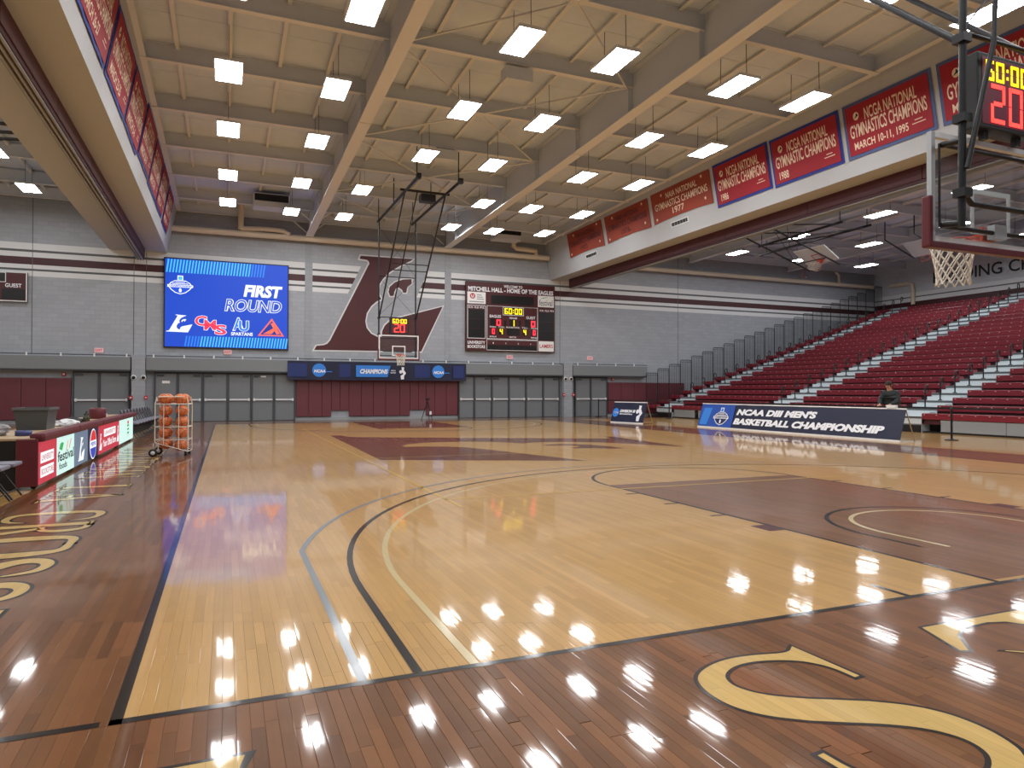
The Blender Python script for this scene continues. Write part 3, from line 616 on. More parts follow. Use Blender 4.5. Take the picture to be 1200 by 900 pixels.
# ================================================================ ceiling lights
def lamp_proto():
    t = thing('light_panel', 'x', 'ceiling light')
    b = MB(); b.box(-.33,.33,-.64,.64,.0,.07); b.box(-.16,.16,-.5,.5,.07,.12); b.build('housing', M_LAMPB, t)
    MB().rect(-.30,.30,-.61,.61,-.004).build('diffuser', M_LAMP, t)
    t.children[1].data.flip_normals()
    for s in (-.5, .5): MB().tube([(0,s,.12),(0,s*.96,.95)], .008, 4).build('hanger', M_BLKM, t)
    return t
P0 = lamp_proto(); used = [False]
def lamp(x, y, label, z=9.3, rz=0.):
    o = P0 if not used[0] else copy_tree(P0); used[0] = True
    o.location = (x, y, z); o.rotation_euler.z = rz; o['label'] = label; o['group'] = 'hanging light panels'
ROWS = [28.25, 23.75, 19.0, 14.92, 10.8, 6.0, 1.4, -3.2]
for r, y in enumerate(ROWS):
    xs = [.42, 3.0, 5.28, 10.32, 12.5, 15.0] if r < 2 or r > 4 else [.42, 3.0, 6.52, 8.93, 12.45, 14.87]
    for c, x in enumerate(xs):
        yy = y-.55 if (r == 0 and c in (0,5)) else y
        lamp(x, yy, 'light panel over the court, %s row from far wall, %s from left' % (ORD[r], ORD[c]))
    for c, x in enumerate((22.15, 27.1, 32.0, 37.1)):
        if r < 7: lamp(x, y-.45, 'light panel above the bleachers, %s row from far wall, %s from soffit' % (ORD[r], ORD[c]), 9.3)
    for c, x in enumerate((-6.75, -10.6)):
        if r < 7: lamp(x, y+.3, 'light panel left of left soffit, %s row from far wall, %s from soffit' % (ORD[r], ORD[c]), 9.3)

# ================================================================ video screen
WF = lambda x, z, d: fr((x, YW-d, z), (1,0,0), (0,0,1))
SW, SH = 5.36, 4.04
scr = thing('video_screen', 'large lit blue video screen mounted on the far wall', 'screen', mw=WF(-2.21, 3.47, .14))
MB().bbox(-.05, SW+.05, -.05, SH+.05, -.13, -.004, .01).build('bezel', M_BLACK, scr)
pan = MB().rect(0, SW, 0, SH, 0).build('display', E_('screen_blue', (18, 72, 200), .95), scr)
EW = E_('screen_white', (244, 248, 255), 1.0); EC = E_('screen_cyan', (70, 190, 255), 1.0); EC2 = E_('screen_cyan_dim', (40, 130, 236), 1.0); ER = E_('screen_red', (240, 60, 92), 1.0); EO = E_('screen_orange', (255, 112, 84), 1.0); EB = E_('screen_blue2', (26, 80, 214), 1.0); EN = E_('screen_navy', (20, 50, 150), 1.0)
for i in range(41):
    x = .03+i*.13; top = x < SW*.80; bot = x > SW*.13
    if top: MB().poly([(x,SH*.845),(x+.065,SH*.845),(x+.145,SH-.02),(x+.08,SH-.02)], .004).build('light_bar', EC if x < SW*.68 else EC2, pan)
    if bot: MB().poly([(x,.02),(x+.065,.02),(x+.145,SH*.125),(x+.08,SH*.125)], .004).build('light_bar', EC if x > SW*.26 else EC2, pan)
text(pan, 'FIRST', SW*.625, SH*.605, SW*.33, SH*.145, EW, .006, .05, .18); text(pan, 'ROUND', SW*.47, SH*.425, SW*.48, SH*.15, EW, .006, .045, .18); text(pan, 'ROUND', SW*.475, SH*.432, SW*.47, SH*.136, EB, .010, .0, .18)
def shape2d(P, x, y, w, h):
    xs = [p[0] for p in P]; ys = [p[1] for p in P]; x0, x1, y0, y1 = min(xs), max(xs), min(ys), max(ys)
    return [(x+(p[0]-x0)/(x1-x0)*w, y+(y1-p[1])/(y1-y0)*h) for p in P]
ell = lambda cx, cy, rx, ry, n=24: [(cx+rx*math.cos(2*math.pi*i/n), cy+ry*math.sin(2*math.pi*i/n)) for i in range(n)]
def emblem2d(parent, x, y, w, h, m, m2, z=.006):
    q = shape2d(L_MAIN+L_EYE, x, y, w, h); MB().poly(grow(q[:len(L_MAIN)], 0), z).build('team_emblem', m, parent); MB().poly(grow(q[len(L_MAIN):], 0), z).build('team_emblem', m, parent)
def champ_logo(parent, cx, cy, r, z=.006):
    WH, NV, CY = EW_ or EW, EB_ or EB, EC_ or EC
    w = lambda P, m, zz: MB().poly(P, zz).build('championship_emblem', m, parent)
    lens = lambda k: [(cx-1.3*r*k,cy), (cx-1.0*r*k,cy+.42*r*k), (cx-.55*r*k,cy+.66*r*k), (cx,cy+.74*r*k), (cx+.55*r*k,cy+.66*r*k), (cx+1.0*r*k,cy+.42*r*k), (cx+1.3*r*k,cy), (cx+1.0*r*k,cy-.42*r*k), (cx+.55*r*k,cy-.78*r*k), (cx,cy-.95*r*k), (cx-.55*r*k,cy-.78*r*k), (cx-1.0*r*k,cy-.42*r*k)][::-1]
    w(lens(1.0), WH, z); w(lens(.9), NV, z+.003)
    bx = lambda x0, x1, y0, y1, m, zz: w([(cx+x0*r,cy+y0*r),(cx+x1*r,cy+y0*r),(cx+x1*r,cy+y1*r),(cx+x0*r,cy+y1*r)], m, zz)
    bx(-.30,.30,.62,1.22,WH,z+.006); bx(-.2,.2,.72,1.12,CY,z+.009)
    bx(-1.34,1.34,-.14,.16,WH,z+.006); text(parent, 'CHAMPIONSHIP', cx-1.2*r, cy-.09*r, 2.4*r, .2*r, NV, z+.009, .03)
    bx(-.85,.85,.24,.33,WH,z+.006); bx(-.5,.5,.44,.52,WH,z+.006)
    w(ell(cx, cy-.48*r, .15*r, .25*r), WH, z+.006)
EW_ = EB_ = EC_ = None
champ_logo(pan, SW*.118, SH*.69, .40)
emblem2d(pan, SW*.01, SH*.165, SW*.205, SH*.20, EW, EB)
for i, (c, y) in enumerate((('C',.245),('M',.20),('S',.15))):
    x = SW*(.235+.085*i-(.012 if i else 0)); text(pan, c, x-.02, SH*y-.02, SW*.095+.04, SH*.115+.04, EW, .006, .06); text(pan, c, x, SH*y, SW*.095, SH*.115, ER, .010, .025)
text(pan, 'A', SW*.535, SH*.20, SW*.10, SH*.16, EW, .006, .05); text(pan, 'U', SW*.585, SH*.195, SW*.09, SH*.13, EW, .010, .07); text(pan, 'U', SW*.59, SH*.20, SW*.08, SH*.12, EC2, .014, .03); text(pan, 'A', SW*.545, SH*.21, SW*.08, SH*.14, EC2, .009, .02)
text(pan, 'SPARTANS', SW*.525, SH*.145, SW*.18, SH*.04, EW, .006, .03)
tri = [(SW*.752,SH*.155),(SW*.965,SH*.155),(SW*.865,SH*.355)]
MB().poly(grow(tri, .02), .006).build('team_emblem', EO, pan); MB().poly(grow(tri, -.05), .010).build('team_emblem', EN, pan)
MB().poly([(SW*.79,SH*.175),(SW*.86,SH*.175),(SW*.92,SH*.255),(SW*.90,SH*.262)], .014).build('team_emblem', EO, pan); MB().poly([(SW*.855,SH*.30),(SW*.875,SH*.31),(SW*.935,SH*.18),(SW*.905,SH*.175)][::-1], .014).build('team_emblem', EO, pan)

# ================================================================ scoreboards
BW_, BH_ = 5.28, 3.73
sb = thing('scoreboard', 'maroon scoreboard with lit yellow and red digits on the far wall', 'scoreboard', mw=WF(12.29, 3.64, .22))
MB().bbox(0, BW_, 0, BH_, -.2, 0, .015).build('cabinet', M_MAR, sb)
def q(parent, u0, u1, v0, v1, m, name, z=.004, W=BW_, H=BH_): return MB().rect(u0*W, u1*W, v0*H, v1*H, z).build(name, m, parent)
def frame2(parent, u0, u1, v0, v1, m, name='border', z=.006, t=.035, W=BW_, H=BH_):
    x0, x1, y0, y1 = u0*W, u1*W, v0*H, v1*H; b = MB()
    b.rect(x0,x1,y0,y0+t,z); b.rect(x0,x1,y1-t,y1,z); b.rect(x0,x0+t,y0+t,y1-t,z); b.rect(x1-t,x1,y0+t,y1-t,z); return b.build(name, m, parent)
M_SCRN = mat('score_black', (14, 12, 14), .35)
text(sb, 'WELCOME TO', .41*BW_, .935*BH_, .21*BW_, .04*BH_, M_WTXT); text(sb, 'MITCHELL HALL - HOME OF THE EAGLES', .02*BW_, .862*BH_, .96*BW_, .066*BH_, M_WTXT, bold=.035)
q(sb,.012,.21,.68,.85,M_WHITE,'sponsor_panel'); q(sb,.80,.988,.68,.85,M_WHITE,'sponsor_panel'); q(sb,.81,.988,.012,.165,M_WHITE,'sponsor_panel')
MB().poly(ell(.068*BW_,.79*BH_,.15,.15), .01).build('sponsor_mark', M_REDP, sb); text(sb, 'U', .053*BW_, .765*BH_, .15, .17, M_WTXT, .014, .05)
for k in range(3): MB().rect(.115*BW_, (.165+.012*k)*BW_, (.80-.03*k)*BH_, (.80-.03*k)*BH_+.05, .01).build('sponsor_print', M_GREYL, sb)
MB().rect(.03*BW_, .19*BW_, .70*BH_, .715*BH_, .01).build('sponsor_print', M_GREYL, sb)
text(sb, 'festival', .815*BW_, .70*BH_, .155*BW_, .09*BH_, mat('black_print', (26, 34, 30), .5), .01, .0); MB().poly([(.82*BW_,.80*BH_),(.87*BW_,.825*BH_),(.93*BW_,.828*BH_),(.87*BW_,.815*BH_)], .01).build('sponsor_mark', mat('green_print', (40,140,60), .5), sb)
text(sb, 'LAMERS', .822*BW_, .065*BH_, .155*BW_, .055*BH_, mat('sponsor_red', (190, 30, 50), .5), .01, .02)
q(sb,.268,.752,.69,.82,M_SCRN,'message_display'); frame2(sb,.222,.792,.66,.855,M_MARD)
for u0, u1 in ((.018,.205),(.812,.985)):
    for k in range(3): q(sb,u0,u1,.18+.14*k,.315+.14*k,M_SCRN,'player_display')
    for k, lb in enumerate(('PLYR','FLS','PTS')): text(sb, lb, (u0+.01+.06*k)*BW_, .612*BH_, .045*BW_, .026*BH_, M_WTXT, .01, .02)
frame2(sb,.012,.21,.175,.66,M_CREAM); frame2(sb,.222,.80,.175,.665,M_CREAM); frame2(sb,.805,.99,.175,.66,M_MARD)
q(sb,.405,.632,.535,.652,M_SCRN,'clock_display'); frame2(sb,.40,.637,.53,.657,M_CREAM,z=.008); digits(sb,'60:00',.415*BW_,.55*BH_,.207*BW_,.085*BH_,M_LEDY,.012,.2)
text(sb,'EAGLES',.255*BW_,.488*BH_,.125*BW_,.042*BH_,M_WTXT); text(sb,'GUEST',.665*BW_,.488*BH_,.105*BW_,.042*BH_,M_WTXT); text(sb,'PERIOD',.475*BW_,.478*BH_,.085*BW_,.028*BH_,M_WTXT)
for u0, u1, c, m in ((.262,.385,' 0',M_LEDR),(.652,.775,' 0',M_LEDR),(.478,.548,'1',M_LEDY)):
    q(sb,u0,u1,.362,.475,M_SCRN,'score_display'); digits(sb,c,(u0+(0 if len(c)==2 else .012))*BW_,.372*BH_,(u1-u0-(0 if len(c)==2 else .024))*BW_,.092*BH_,m,.012,.22)
for u in (.415,.58): q(sb,u,u+.025,.375,.46,M_SCRN,'possession_light')
for u, c, m in ((.268,'0',M_LEDR),(.355,'4',M_LEDY),(.622,'4',M_LEDY),(.73,'0',M_LEDR)):
    q(sb,u,u+.055,.238,.338,M_SCRN,'foul_display'); digits(sb,c,(u+.008)*BW_,.248*BH_,.04*BW_,.08*BH_,m,.012,.24)
q(sb,.445,.592,.238,.338,M_SCRN,'player_foul_display')
for s_, u in (('FOULS',.255),('T.O.L.',.35),('PLAYER FOUL',.44),('T.O.L.',.617),('FOULS',.725)): text(sb,s_,u*BW_,.343*BH_,(.15 if len(s_)>6 else .07)*BW_,.022*BH_,M_WTXT)
for s_, u in (('BONUS',.255),('MATCH',.475),('BONUS',.722)): text(sb,s_,u*BW_,.20*BH_,.075*BW_,.022*BH_,M_WTXT)
text(sb,'UNIVERSITY',.015*BW_,.095*BH_,.19*BW_,.045*BH_,M_WTXT,bold=.03); text(sb,'BOOKSTORE',.015*BW_,.035*BH_,.19*BW_,.045*BH_,M_WTXT,bold=.03)
for k in range(4): q(sb,.228+.14*k,.363+.14*k,.02,.09,M_SCRN,'team_display'); text(sb,'1234'[k],(.29+.14*k)*BW_,.105*BH_,.05,.09,M_WTXT)
frame2(sb,.222,.80,.01,.17,M_CREAM,t=.025)
s2 = thing('scoreboard', 'smaller maroon scoreboard at the left edge of the far wall', 'scoreboard', mw=WF(-10.3, 5.22, .16))
W2, H2 = 2.8, 1.27
MB().bbox(0, W2, 0, H2, -.15, 0, .012).build('cabinet', M_MAR, s2); frame2(s2,0,1,0,1,M_CREAM,W=W2,H=H2,t=.045)
for u0,u1,v0,v1 in ((.28,.72,.66,.95),(.03,.36,.06,.42),(.68,.97,.06,.42),(.42,.58,.06,.36)): q(s2,u0,u1,v0,v1,M_SCRN,'display',W=W2,H=H2)
frame2(s2,.27,.73,.63,.97,M_CREAM,W=W2,H=H2,t=.03); text(s2,'GUEST',.72*W2,.47*H2,.21*W2,.13*H2,M_WTXT); text(s2,'HOME',.08*W2,.47*H2,.2*W2,.13*H2,M_WTXT)

# ================================================================ banners
def cloth(w, h, nx=16, ny=6, amp=.008, k=3.0, seed=0, sag=0.):
    b = MB(); r = random.Random(seed); ph = r.random()*6
    for side, z0 in ((0, 0.), (1, -.006)):
        vs = []
        for j in range(ny+1):
            for i in range(nx+1):
                u, v = i/nx, j/ny; drop = -sag*math.sin(math.pi*u)*(1-v)
                vs.append((u*w, v*h-sag*(1-v)*(abs(u-.5)*2)**2, z0+amp*math.sin(k*2*math.pi*u+ph+v)*(1-v*.7)))
        fs = [(j*(nx+1)+i, j*(nx+1)+i+1, (j+1)*(nx+1)+i+1, (j+1)*(nx+1)+i) for j in range(ny) for i in range(nx)]
        b.add(vs, fs if side == 0 else [f[::-1] for f in fs], 0, True)
    return b
def star(cx, cy, r): return [(cx+(r if i%2 == 0 else r*.42)*math.cos(math.pi/2+i*math.pi/5), cy+(r if i%2 == 0 else r*.42)*math.sin(math.pi/2+i*math.pi/5)) for i in range(10)]
def hang_banner(side, ya, yb, lines, label, mb=None, mm=None, mt=None, stars=False, z0=8.22, h=1.56, tilt=0.):
    s = 1 if side == 'R' else -1; xi = 17.40 if s == 1 else -2.14
    x = xi-s*.188*(z0-7.76)-s*.03
    ydir = Vector((-s*.188, 0, 1)).normalized(); w = abs(yb-ya)
    mw = fr((x, max(ya,yb) if s == 1 else min(ya,yb), z0), (0,-s,0), ydir)
    if tilt: mw = mw @ Matrix.Rotation(tilt, 4, 'Z')
    t = thing('hanging_banner', label, 'banner', mw=mw, group='championship banners on the soffits')
    cloth(w, h, seed=int(ya*10), sag=.06 if stars else .0).build('border_cloth', mb or M_BLUE, t)
    if not stars: MB().rect(.09, w-.09, .09, h-.09, .014).build('field_cloth', mm or M_RED, t)
    z = .018
    if stars:
        for u, v in ((.07,.1),(.2,.86),(.88,.9),(.9,.2)): MB().poly(star(u*w, v*h-.02, .085), z).build('star', M_LTXT, t)
    else:
        MB().poly(ell(.16*w, .74*h, .095, .115), z).build('seal', M_LTXT, t); MB().poly([(.13*w,.70*h),(.19*w,.74*h),(.165*w,.80*h),(.16*w,.75*h)], z+.003).build('seal_figure', M_BLACK, t)
    for (tx, u0, v0, u1, v1) in lines:
        text(t, tx, u0*w, v0*h, (u1-u0)*w, (v1-v0)*h, mt or M_LTXT, z, .015)
    if not stars:
        MB().rect(.79*w, .87*w, .265*h, .28*h, z).build('fine_print', M_LTXT, t); MB().rect(.76*w, .90*w, .21*h, .225*h, z).build('fine_print', M_LTXT, t)
N_ = lambda a, last, w3=.45: [('NCGA NATIONAL',.26,.62,.84,.83),(a,.07,.36,.93,.60),(last,.1,.12,w3,.28)]
hang_banner('R', 2.5, 5.35, N_('GYMNASTICS CHAMPIONS','MARCH 25-26, 1989',.7), 'red championship banner nearest on the right soffit, behind the shot clock', M_BLUEG)
hang_banner('R', 5.6, 8.6, N_('GYMNASTICS CHAMPIONS','MARCH 9-10, 1994',.7), 'red championship banner half hidden by the near basket post', M_BLUEG)
hang_banner('R', 8.75, 11.5, N_('GYMNASTICS CHAMPIONS','MARCH 10-11, 1995',.72), 'red banner with the 1995 date on the right soffit', M_BLUEG)
hang_banner('R', 11.65, 14.45, N_('GYMNASTIC CHAMPIONS','1988',.24), 'red banner with navy border, next beyond the 1995 banner', M_BLUE)
hang_banner('R', 14.55, 17.35, N_('GYMNASTIC CHAMPIONS','1986',.24), 'red banner with navy border, last before the orange banners', M_BLUE, z0=8.26)
ST = lambda yr: [('NAIA NATIONAL',.28,.66,.80,.86),('GYMNASTICS CHAMPIONS',.06,.37,.95,.60),(yr,.36,.1,.56,.31)]
hang_banner('R', 17.55, 21.4, ST('1977'), 'orange banner with stars and cream 1977 lettering', M_ORNG, stars=True, z0=8.58, h=1.2)
hang_banner('R', 21.65, 25.3, ST('1976'), 'orange star banner with dark lettering, middle of the three', M_ORNG, mt=M_BTXT, stars=True, z0=8.55, h=1.2)
hang_banner('R', 25.6, 29.2, ST('1975'), 'orange star banner with dark lettering, nearest the far wall', M_ORNG, mt=M_BTXT, stars=True, z0=8.55, h=1.2)
for i, (ya, yb, last, z0, tl) in enumerate(((7.3,10.25,'MARCH 27-28',8.2,0),(10.4,13.3,'MARCH 26-27',8.2,0),(13.4,16.3,'MARCH 23-25',8.2,0),(16.35,19.0,'MARCH 5-6',8.22,-.02),(19.15,21.9,'MARCH 28-29',8.3,0),(22.0,24.6,'MARCH 27-28',8.25,0),(24.7,27.1,'APRIL 3-4',8.25,0),(27.5,29.9,'MARCH 4-5',8.2,0))):
    hang_banner('L', ya, yb, N_('GYMNASTICS CHAMPIONS',last,.62), 'red and blue banner on the left soffit, %s from the far wall' % ORD[7-i], M_BLUE, z0=z0, tilt=tl)
for y, w in ((20.3,'nearer'),(27.6,'farther')):
    t = thing('air_grille', 'black slotted air grille under the orange banners, the %s one' % w, 'grille', group='soffit grilles', mw=fr((17.40-.188*.42-.004, y, 8.18), (0,-1,0), (-.188,0,1)))
    MB().bbox(0, 1.15, 0, .22, -.01, .02, .006).build('grille_frame', M_CREAM, t); MB().rect(.05, 1.1, .04, .18, .022).build('slot', M_BLACK, t)
    for k in range(5): MB().box(.25+.18*k, .27+.18*k, .04, .18, .022, .03).build('grille_bar', M_GREYL, t)
# blue banner along the ledge
lb = thing('ledge_banner', 'long navy banner with white lettering hung on the ledge behind the far basket', 'banner', mw=WF(3.14, 1.98, .445))
LBW, LBH = 9.08, .92
cloth(LBW, LBH, 60, 6, .02, 7, 3).build('cloth', M_NAVY, lb)
for u0, u1 in ((.0,.10),(.27,.33),(.69,.78),(.92,.985)): MB().rect(u0*LBW, u1*LBW, .15, .8, .026).build('blue_block', mat('banner_mid_blue', (26, 44, 104), .55), lb)
MB().poly([(.36*LBW,.17),(.535*LBW,.17),(.552*LBW,.75),(.36*LBW,.75)], .028).build('blue_block', M_CYAN, lb)
text(lb, 'CHAMPIONS', .382*LBW, .33, .155*LBW, .24, M_WTXT, .034, .05, .2); text(lb, 'MARCH', .555*LBW, .47, .025*LBW, .07, M_WTXT, .034); text(lb, 'MADNESS', .552*LBW, .36, .03*LBW, .07, M_WTXT, .034)
for u in (.163, .83):
    MB().poly(ell(u*LBW, .48, .33, .33, 32), .030).build('blue_disc', M_CYAN, lb); text(lb, 'NCAA', u*LBW-.25, .36, .55, .15, M_WTXT, .034, .05, .2); MB().rect(u*LBW+.33, u*LBW+.62, .39, .43, .032).build('small_print', M_CYAN, lb)
def player(parent, x, y, s, z=.03):         # white cut-out of a ball player
    b = MB(); b.poly([(x+.10*s,y),(x+.34*s,y),(x+.36*s,y+.3*s),(x+.52*s,y+.52*s),(x+.34*s,y+.78*s),(x+.36*s,y+1.0*s),(x+.14*s,y+1.02*s),(x+.16*s,y+.62*s),(x+.30*s,y+.45*s),(x+.06*s,y+.3*s)], z); b.poly(ell(x+.07*s, y+.62*s, .12*s, .14*s, 14), z); return b.build('player_print', M_WTXT, parent)
player(lb, .605*LBW, .06, .62)

# ================================================================ bleachers
X0, RUN, RISE, NR = 23.4, .813, .279, 24
AIS = [(28.9, 30.3), (20.95, 22.5), (13.85, 15.25), (6.9, 7.95)]
deck = lambda i: .58+RISE*i
SEC = [(30.3, 31.3, 'short end section against the far wall'), (22.5, 28.9, 'section between the farthest two aisles'), (15.25, 20.95, 'middle section behind the long banner'), (7.95, 13.85, 'nearest section at the right edge')]
for n, (ya, yb, w) in enumerate(SEC):
    t = thing('bleacher_section', 'maroon bleacher benches, '+w, 'bleachers', group='bleacher sections', loc=(X0, ya, 0))
    Ls = yb-ya
    bb = MB(); bb.bbox(0, .27, .01, Ls-.01, .475, .69, .02, 0)
    k = .3
    while k < Ls-.1:
        bb.add([(-.003,k-.028,.625),(-.003,k+.028,.625),(-.003,k+.028,.652),(-.003,k-.028,.652)], [(0,3,2,1)], 1); k += .457
    bm_ = bb.mesh('bench', [mat('bench_maroon', (130, 44, 55), .27), mat('seat_number', (186, 150, 146), .5)])
    dm = MB().box(.02, RUN+.12, 0, Ls, .53, .578).mesh('deck_board', M_MARD)
    rm = MB().box(.10, .13, 0, Ls, .30, .53).mesh('riser_board', M_MARD)
    for i in range(NR):
        link('bench', bm_, t, loc=(RUN*i, 0, RISE*i)); 
        if i < NR-1: link('deck_board', dm, t, loc=(RUN*i, 0, RISE*i))
        link('riser_board', rm, t, loc=(RUN*i, 0, RISE*i))
    # panels closing the front
    if n == 3:
        for a, c in ((.6, 3.0), (3.02, 5.2)): MB().box(.04, .07, a, c, .06, .46).build('front_panel', M_GREYL, t)
        MB().box(.04, .07, -.0, .58, .06, .46).build('front_panel', M_MAR, t)
    elif n: 
        for k in range(3): MB().box(.04, .07, .1+k*Ls/3, (k+.9)*Ls/3, .06, .46).build('front_panel', M_GREYL, t)
    MB().box(.05, .3, .02, Ls-.02, 0, .05).build('rail_base', M_BLACK, t)
for n, (ya, yb) in enumerate(AIS[:3]):
    t = thing('aisle_steps', 'pale grey aisle steps with black handrails, %s aisle from the far wall' % ORD[n], 'steps', group='bleacher aisles', loc=(X0, ya, 0))
    wd = yb-ya
    s1 = MB().box(0, RUN+.1, 0, wd, .50, .58).mesh('tread', M_TREAD); s2_ = MB().box(.50, RUN, .05, wd-.05, .581, .72).mesh('half_step', M_TREAD); s3 = MB().box(0, .03, 0, wd, .30, .5).mesh('riser', M_TREAD); sn = MB().box(-.015, .0, 0, wd, .50, .575).mesh('step_nosing', M_DKLINE)
    hb = MB(); yc = wd*.38
    hb.tube([(0,yc,0),(0,yc,.74),(.02,yc,.80),(.08,yc,.84),(.14,yc,.82),(.17,yc,.76),(.17,yc,.66),(.14,yc,.60),(.08,yc,.57),(.0,yc,.55)], .026, 6); hm = hb.mesh('handrail', M_BLKM)
    fm = MB().box(-.05,.05,yc-.05,yc+.05,0,.03).mesh('rail_foot', M_BLKM)
    for i in range(NR):
        for m_, nm in ((s1,'tread'),(s3,'riser'),(sn,'step_nosing')): link(nm, m_, t, loc=(RUN*i, 0, RISE*i))
        if i < NR-1: link('half_step', s2_, t, loc=(RUN*i, 0, RISE*i))
        if i:
            h = link('handrail', hm, t, loc=(RUN*i+.1, 0, deck(i)-.0)); link('rail_foot', fm, h)
    MB().box(.05, .5, .05, wd-.05, .0, .30).build('lower_step', M_TREAD if n else M_TREAD, t); MB().box(.0, .05, .05, wd-.05, .0, .26).build('opening', M_BLACK, t)
# end railing of barred panels
t = thing('end_railing', 'black barred railing stepping up the end of the bleachers', 'railing')
for i in range(NR):
    x0 = X0+RUN*i; x1 = x0+RUN-.03; zt = 2.55+.272*i; zb = deck(i)-.05; b = MB()
    b.tube([(x0,31.38,zb),(x0,31.38,zt-.05),(x0+.05,31.38,zt),(x1-.05,31.38,zt),(x1,31.38,zt-.05),(x1,31.38,zb)], .02, 6)
    for k in range(1, 8): xk = x0+(x1-x0)*k/8; b.tube([(xk,31.38,zb),(xk,31.38,zt)], .009, 4, cap=False)
    b.tube([(x0,31.38,zb+.15),(x1,31.38,zb+.15)], .012, 4); b.tube([(x0,31.38,zt-.12),(x1,31.38,zt-.12)], .012, 4); b.build('railing_panel', M_BLKM, t)
# ================================================================ basketball goals
def net_mesh():
    b = MB(); n = 12; rows = 6; H = .46
    rad = lambda v: .226-.075*(1-(1-v)**1.8) if v < .85 else .226-.075*(1-(.15)**1.8)+.01*(v-.85)/.15
    def pt(k, j):
        v = j/rows; a = 2*math.pi*(k+.5*(j%2))/n; r = rad(v); return (r*math.cos(a), r*math.sin(a), -v*H)
    for k in range(n):
        for sgn in (1, -1):
            P = []; kk = k
            for j in range(rows+1):
                P.append(pt(kk if j%2 == 0 else (kk if sgn > 0 else kk-1), j))
                if j%2 == 1: kk = kk+1 if sgn > 0 else kk-1
            b.tube(P, .008, 4, cap=False)
    return b.mesh('net', M_NET)
NETM = net_mesh()
def goal(name, label, mw, near):
    t = thing(name, label, 'basketball goal', mw=mw, group='basketball goals on the court')
    YF = 1.22
    bd = MB().box(-.865, .865, YF-.032, YF-.022, 2.95, 3.92).build('backboard', M_GLASS, t)
    for nm, a in (('side_frame', (-.915,-.862)), ('side_frame', (.862,.915))): MB().box(a[0], a[1], YF-.05, YF, 2.90, 3.97).build(nm, M_ALU if near else M_WHITE, bd)
    MB().box(-.862,.862,YF-.05,YF,3.918,3.97).build('top_frame', M_WHITE, bd); MB().box(-.862,.862,YF-.05,YF,2.90,2.952).build('bottom_frame', M_WHITE, bd)
    b = MB()
    for a in ((-.305,-.255,3.03,3.49),(.255,.305,3.03,3.49),(-.255,.255,3.44,3.49),(-.255,.255,3.03,3.08)): b.box(a[0],a[1],YF-.019,YF-.014,a[2],a[3])
    b.build('target_square', M_WHITE, bd)
    b = MB()
    b.bbox(-.955, .955, YF-.06, YF+.025, 2.835, 2.905, .015); b.bbox(-.958,-.905,YF-.065,YF+.03,2.84,3.34,.018); b.bbox(.905,.958,YF-.065,YF+.03,2.84,3.34,.018)
    b.build('edge_padding', M_PADM, t)
    rm = thing('rim_assembly', None, None); rm.parent = t
    bpy.data.objects.remove(rm)
    b = MB(); b.tube([(.229*math.cos(2*math.pi*k/28), 1.6+.229*math.sin(2*math.pi*k/28), 3.05) for k in range(28)], .0095, 8, closed=True); rim = b.build('rim', M_RIM, t)
    b = MB(); b.box(-.10,.10,YF,YF+.03,2.98,3.12); b.box(-.09,.09,YF+.03,1.40,3.035,3.055); b.build('rim_bracket', M_RIM, rim)
    for s in (-1, 1): MB().tube([(s*.09, YF+.02, 2.98),(s*.06, 1.42, 3.035)], .009, 6).build('rim_strut', M_RIM, rim)
    link('net', NETM, t, loc=(0,1.6,3.045))
    # steel frame behind the glass
    for s in (-1, 1):
        MB().tube([(s*.875,1.12,3.03),(s*.875,1.12,3.83)], .012, 6).build('frame_bar', M_BLKM, t)
    MB().tube([(-.84,1.13,3.83),(.84,1.13,3.83)], .022, 6).build('frame_bar', M_BLKM, t); MB().tube([(-.84,1.13,3.04),(.84,1.13,3.04)], .022, 6).build('frame_bar', M_BLKM, t)
    MB().tube([(-.85,.94,3.34),(-.62,.98,3.24),(.62,.98,3.24),(.85,.94,3.34)], .028, 8).build('lower_arm', M_BLKM, t)
    MB().box(-.09,.09,1.10,1.18,2.98,3.12).build('rim_mount', M_ALU, t)
    xb = .85
    for s in (-1, 1):
        post = MB().tube([(s*xb,.92,2.98),(s*xb,.90,4.8),(s*xb,.85,9.25)], .034, 10).build('post', M_BLKM, t)
        for z in (3.3, 4.0, 4.75): MB().box(s*xb-.055, s*xb+.055, .85, .97, z-.04, z+.04).build('clamp', M_BLKM, post)
        MB().tube([(s*xb,.92,3.02),(s*.84,1.12,3.05)], .03, 6).build('board_arm', M_BLKM, t); MB().tube([(s*xb,.92,3.80),(s*.84,1.12,3.82)], .03, 6).build('board_arm', M_BLKM, t)
        MB().tube([(s*xb,.94,4.74),(s*.82,5.62,9.22)], .033, 8).build('diagonal_brace', M_BLKM, t)
        rail = MB().tube([(s*.80,.35,9.25),(s*.80,7.7,9.25)], .055, 8).build('ceiling_rail', M_BLKM, t)
        for y in (.5, 3.6, 7.4): MB().tube([(s*.80,y,9.25),(s*.80,y,zd(y if near else CL-y)+.03)], .02, 6).build('rail_hanger', M_BLKM, rail)
        MB().box(s*.80-.08, s*.80+.08, 7.55, 7.75, 9.16, 9.34).build('rail_cap', M_BLKM, rail)
    for z in (4.80, 6.65): MB().tube([(-xb,.89,z),(xb,.89,z)], .022, 6).build('cross_bar', M_BLKM, t)
    for y, z in ((2.9, 6.62), (3.15, 6.86)): MB().tube([(-.80,y,z),(.80,y,z)], .022, 6).build('cross_bar', M_BLKM, t)
    MB().tube([(-1.0,5.6,9.3),(1.0,5.6,9.3)], .05, 8).build('cross_bar', M_BLKM, t)
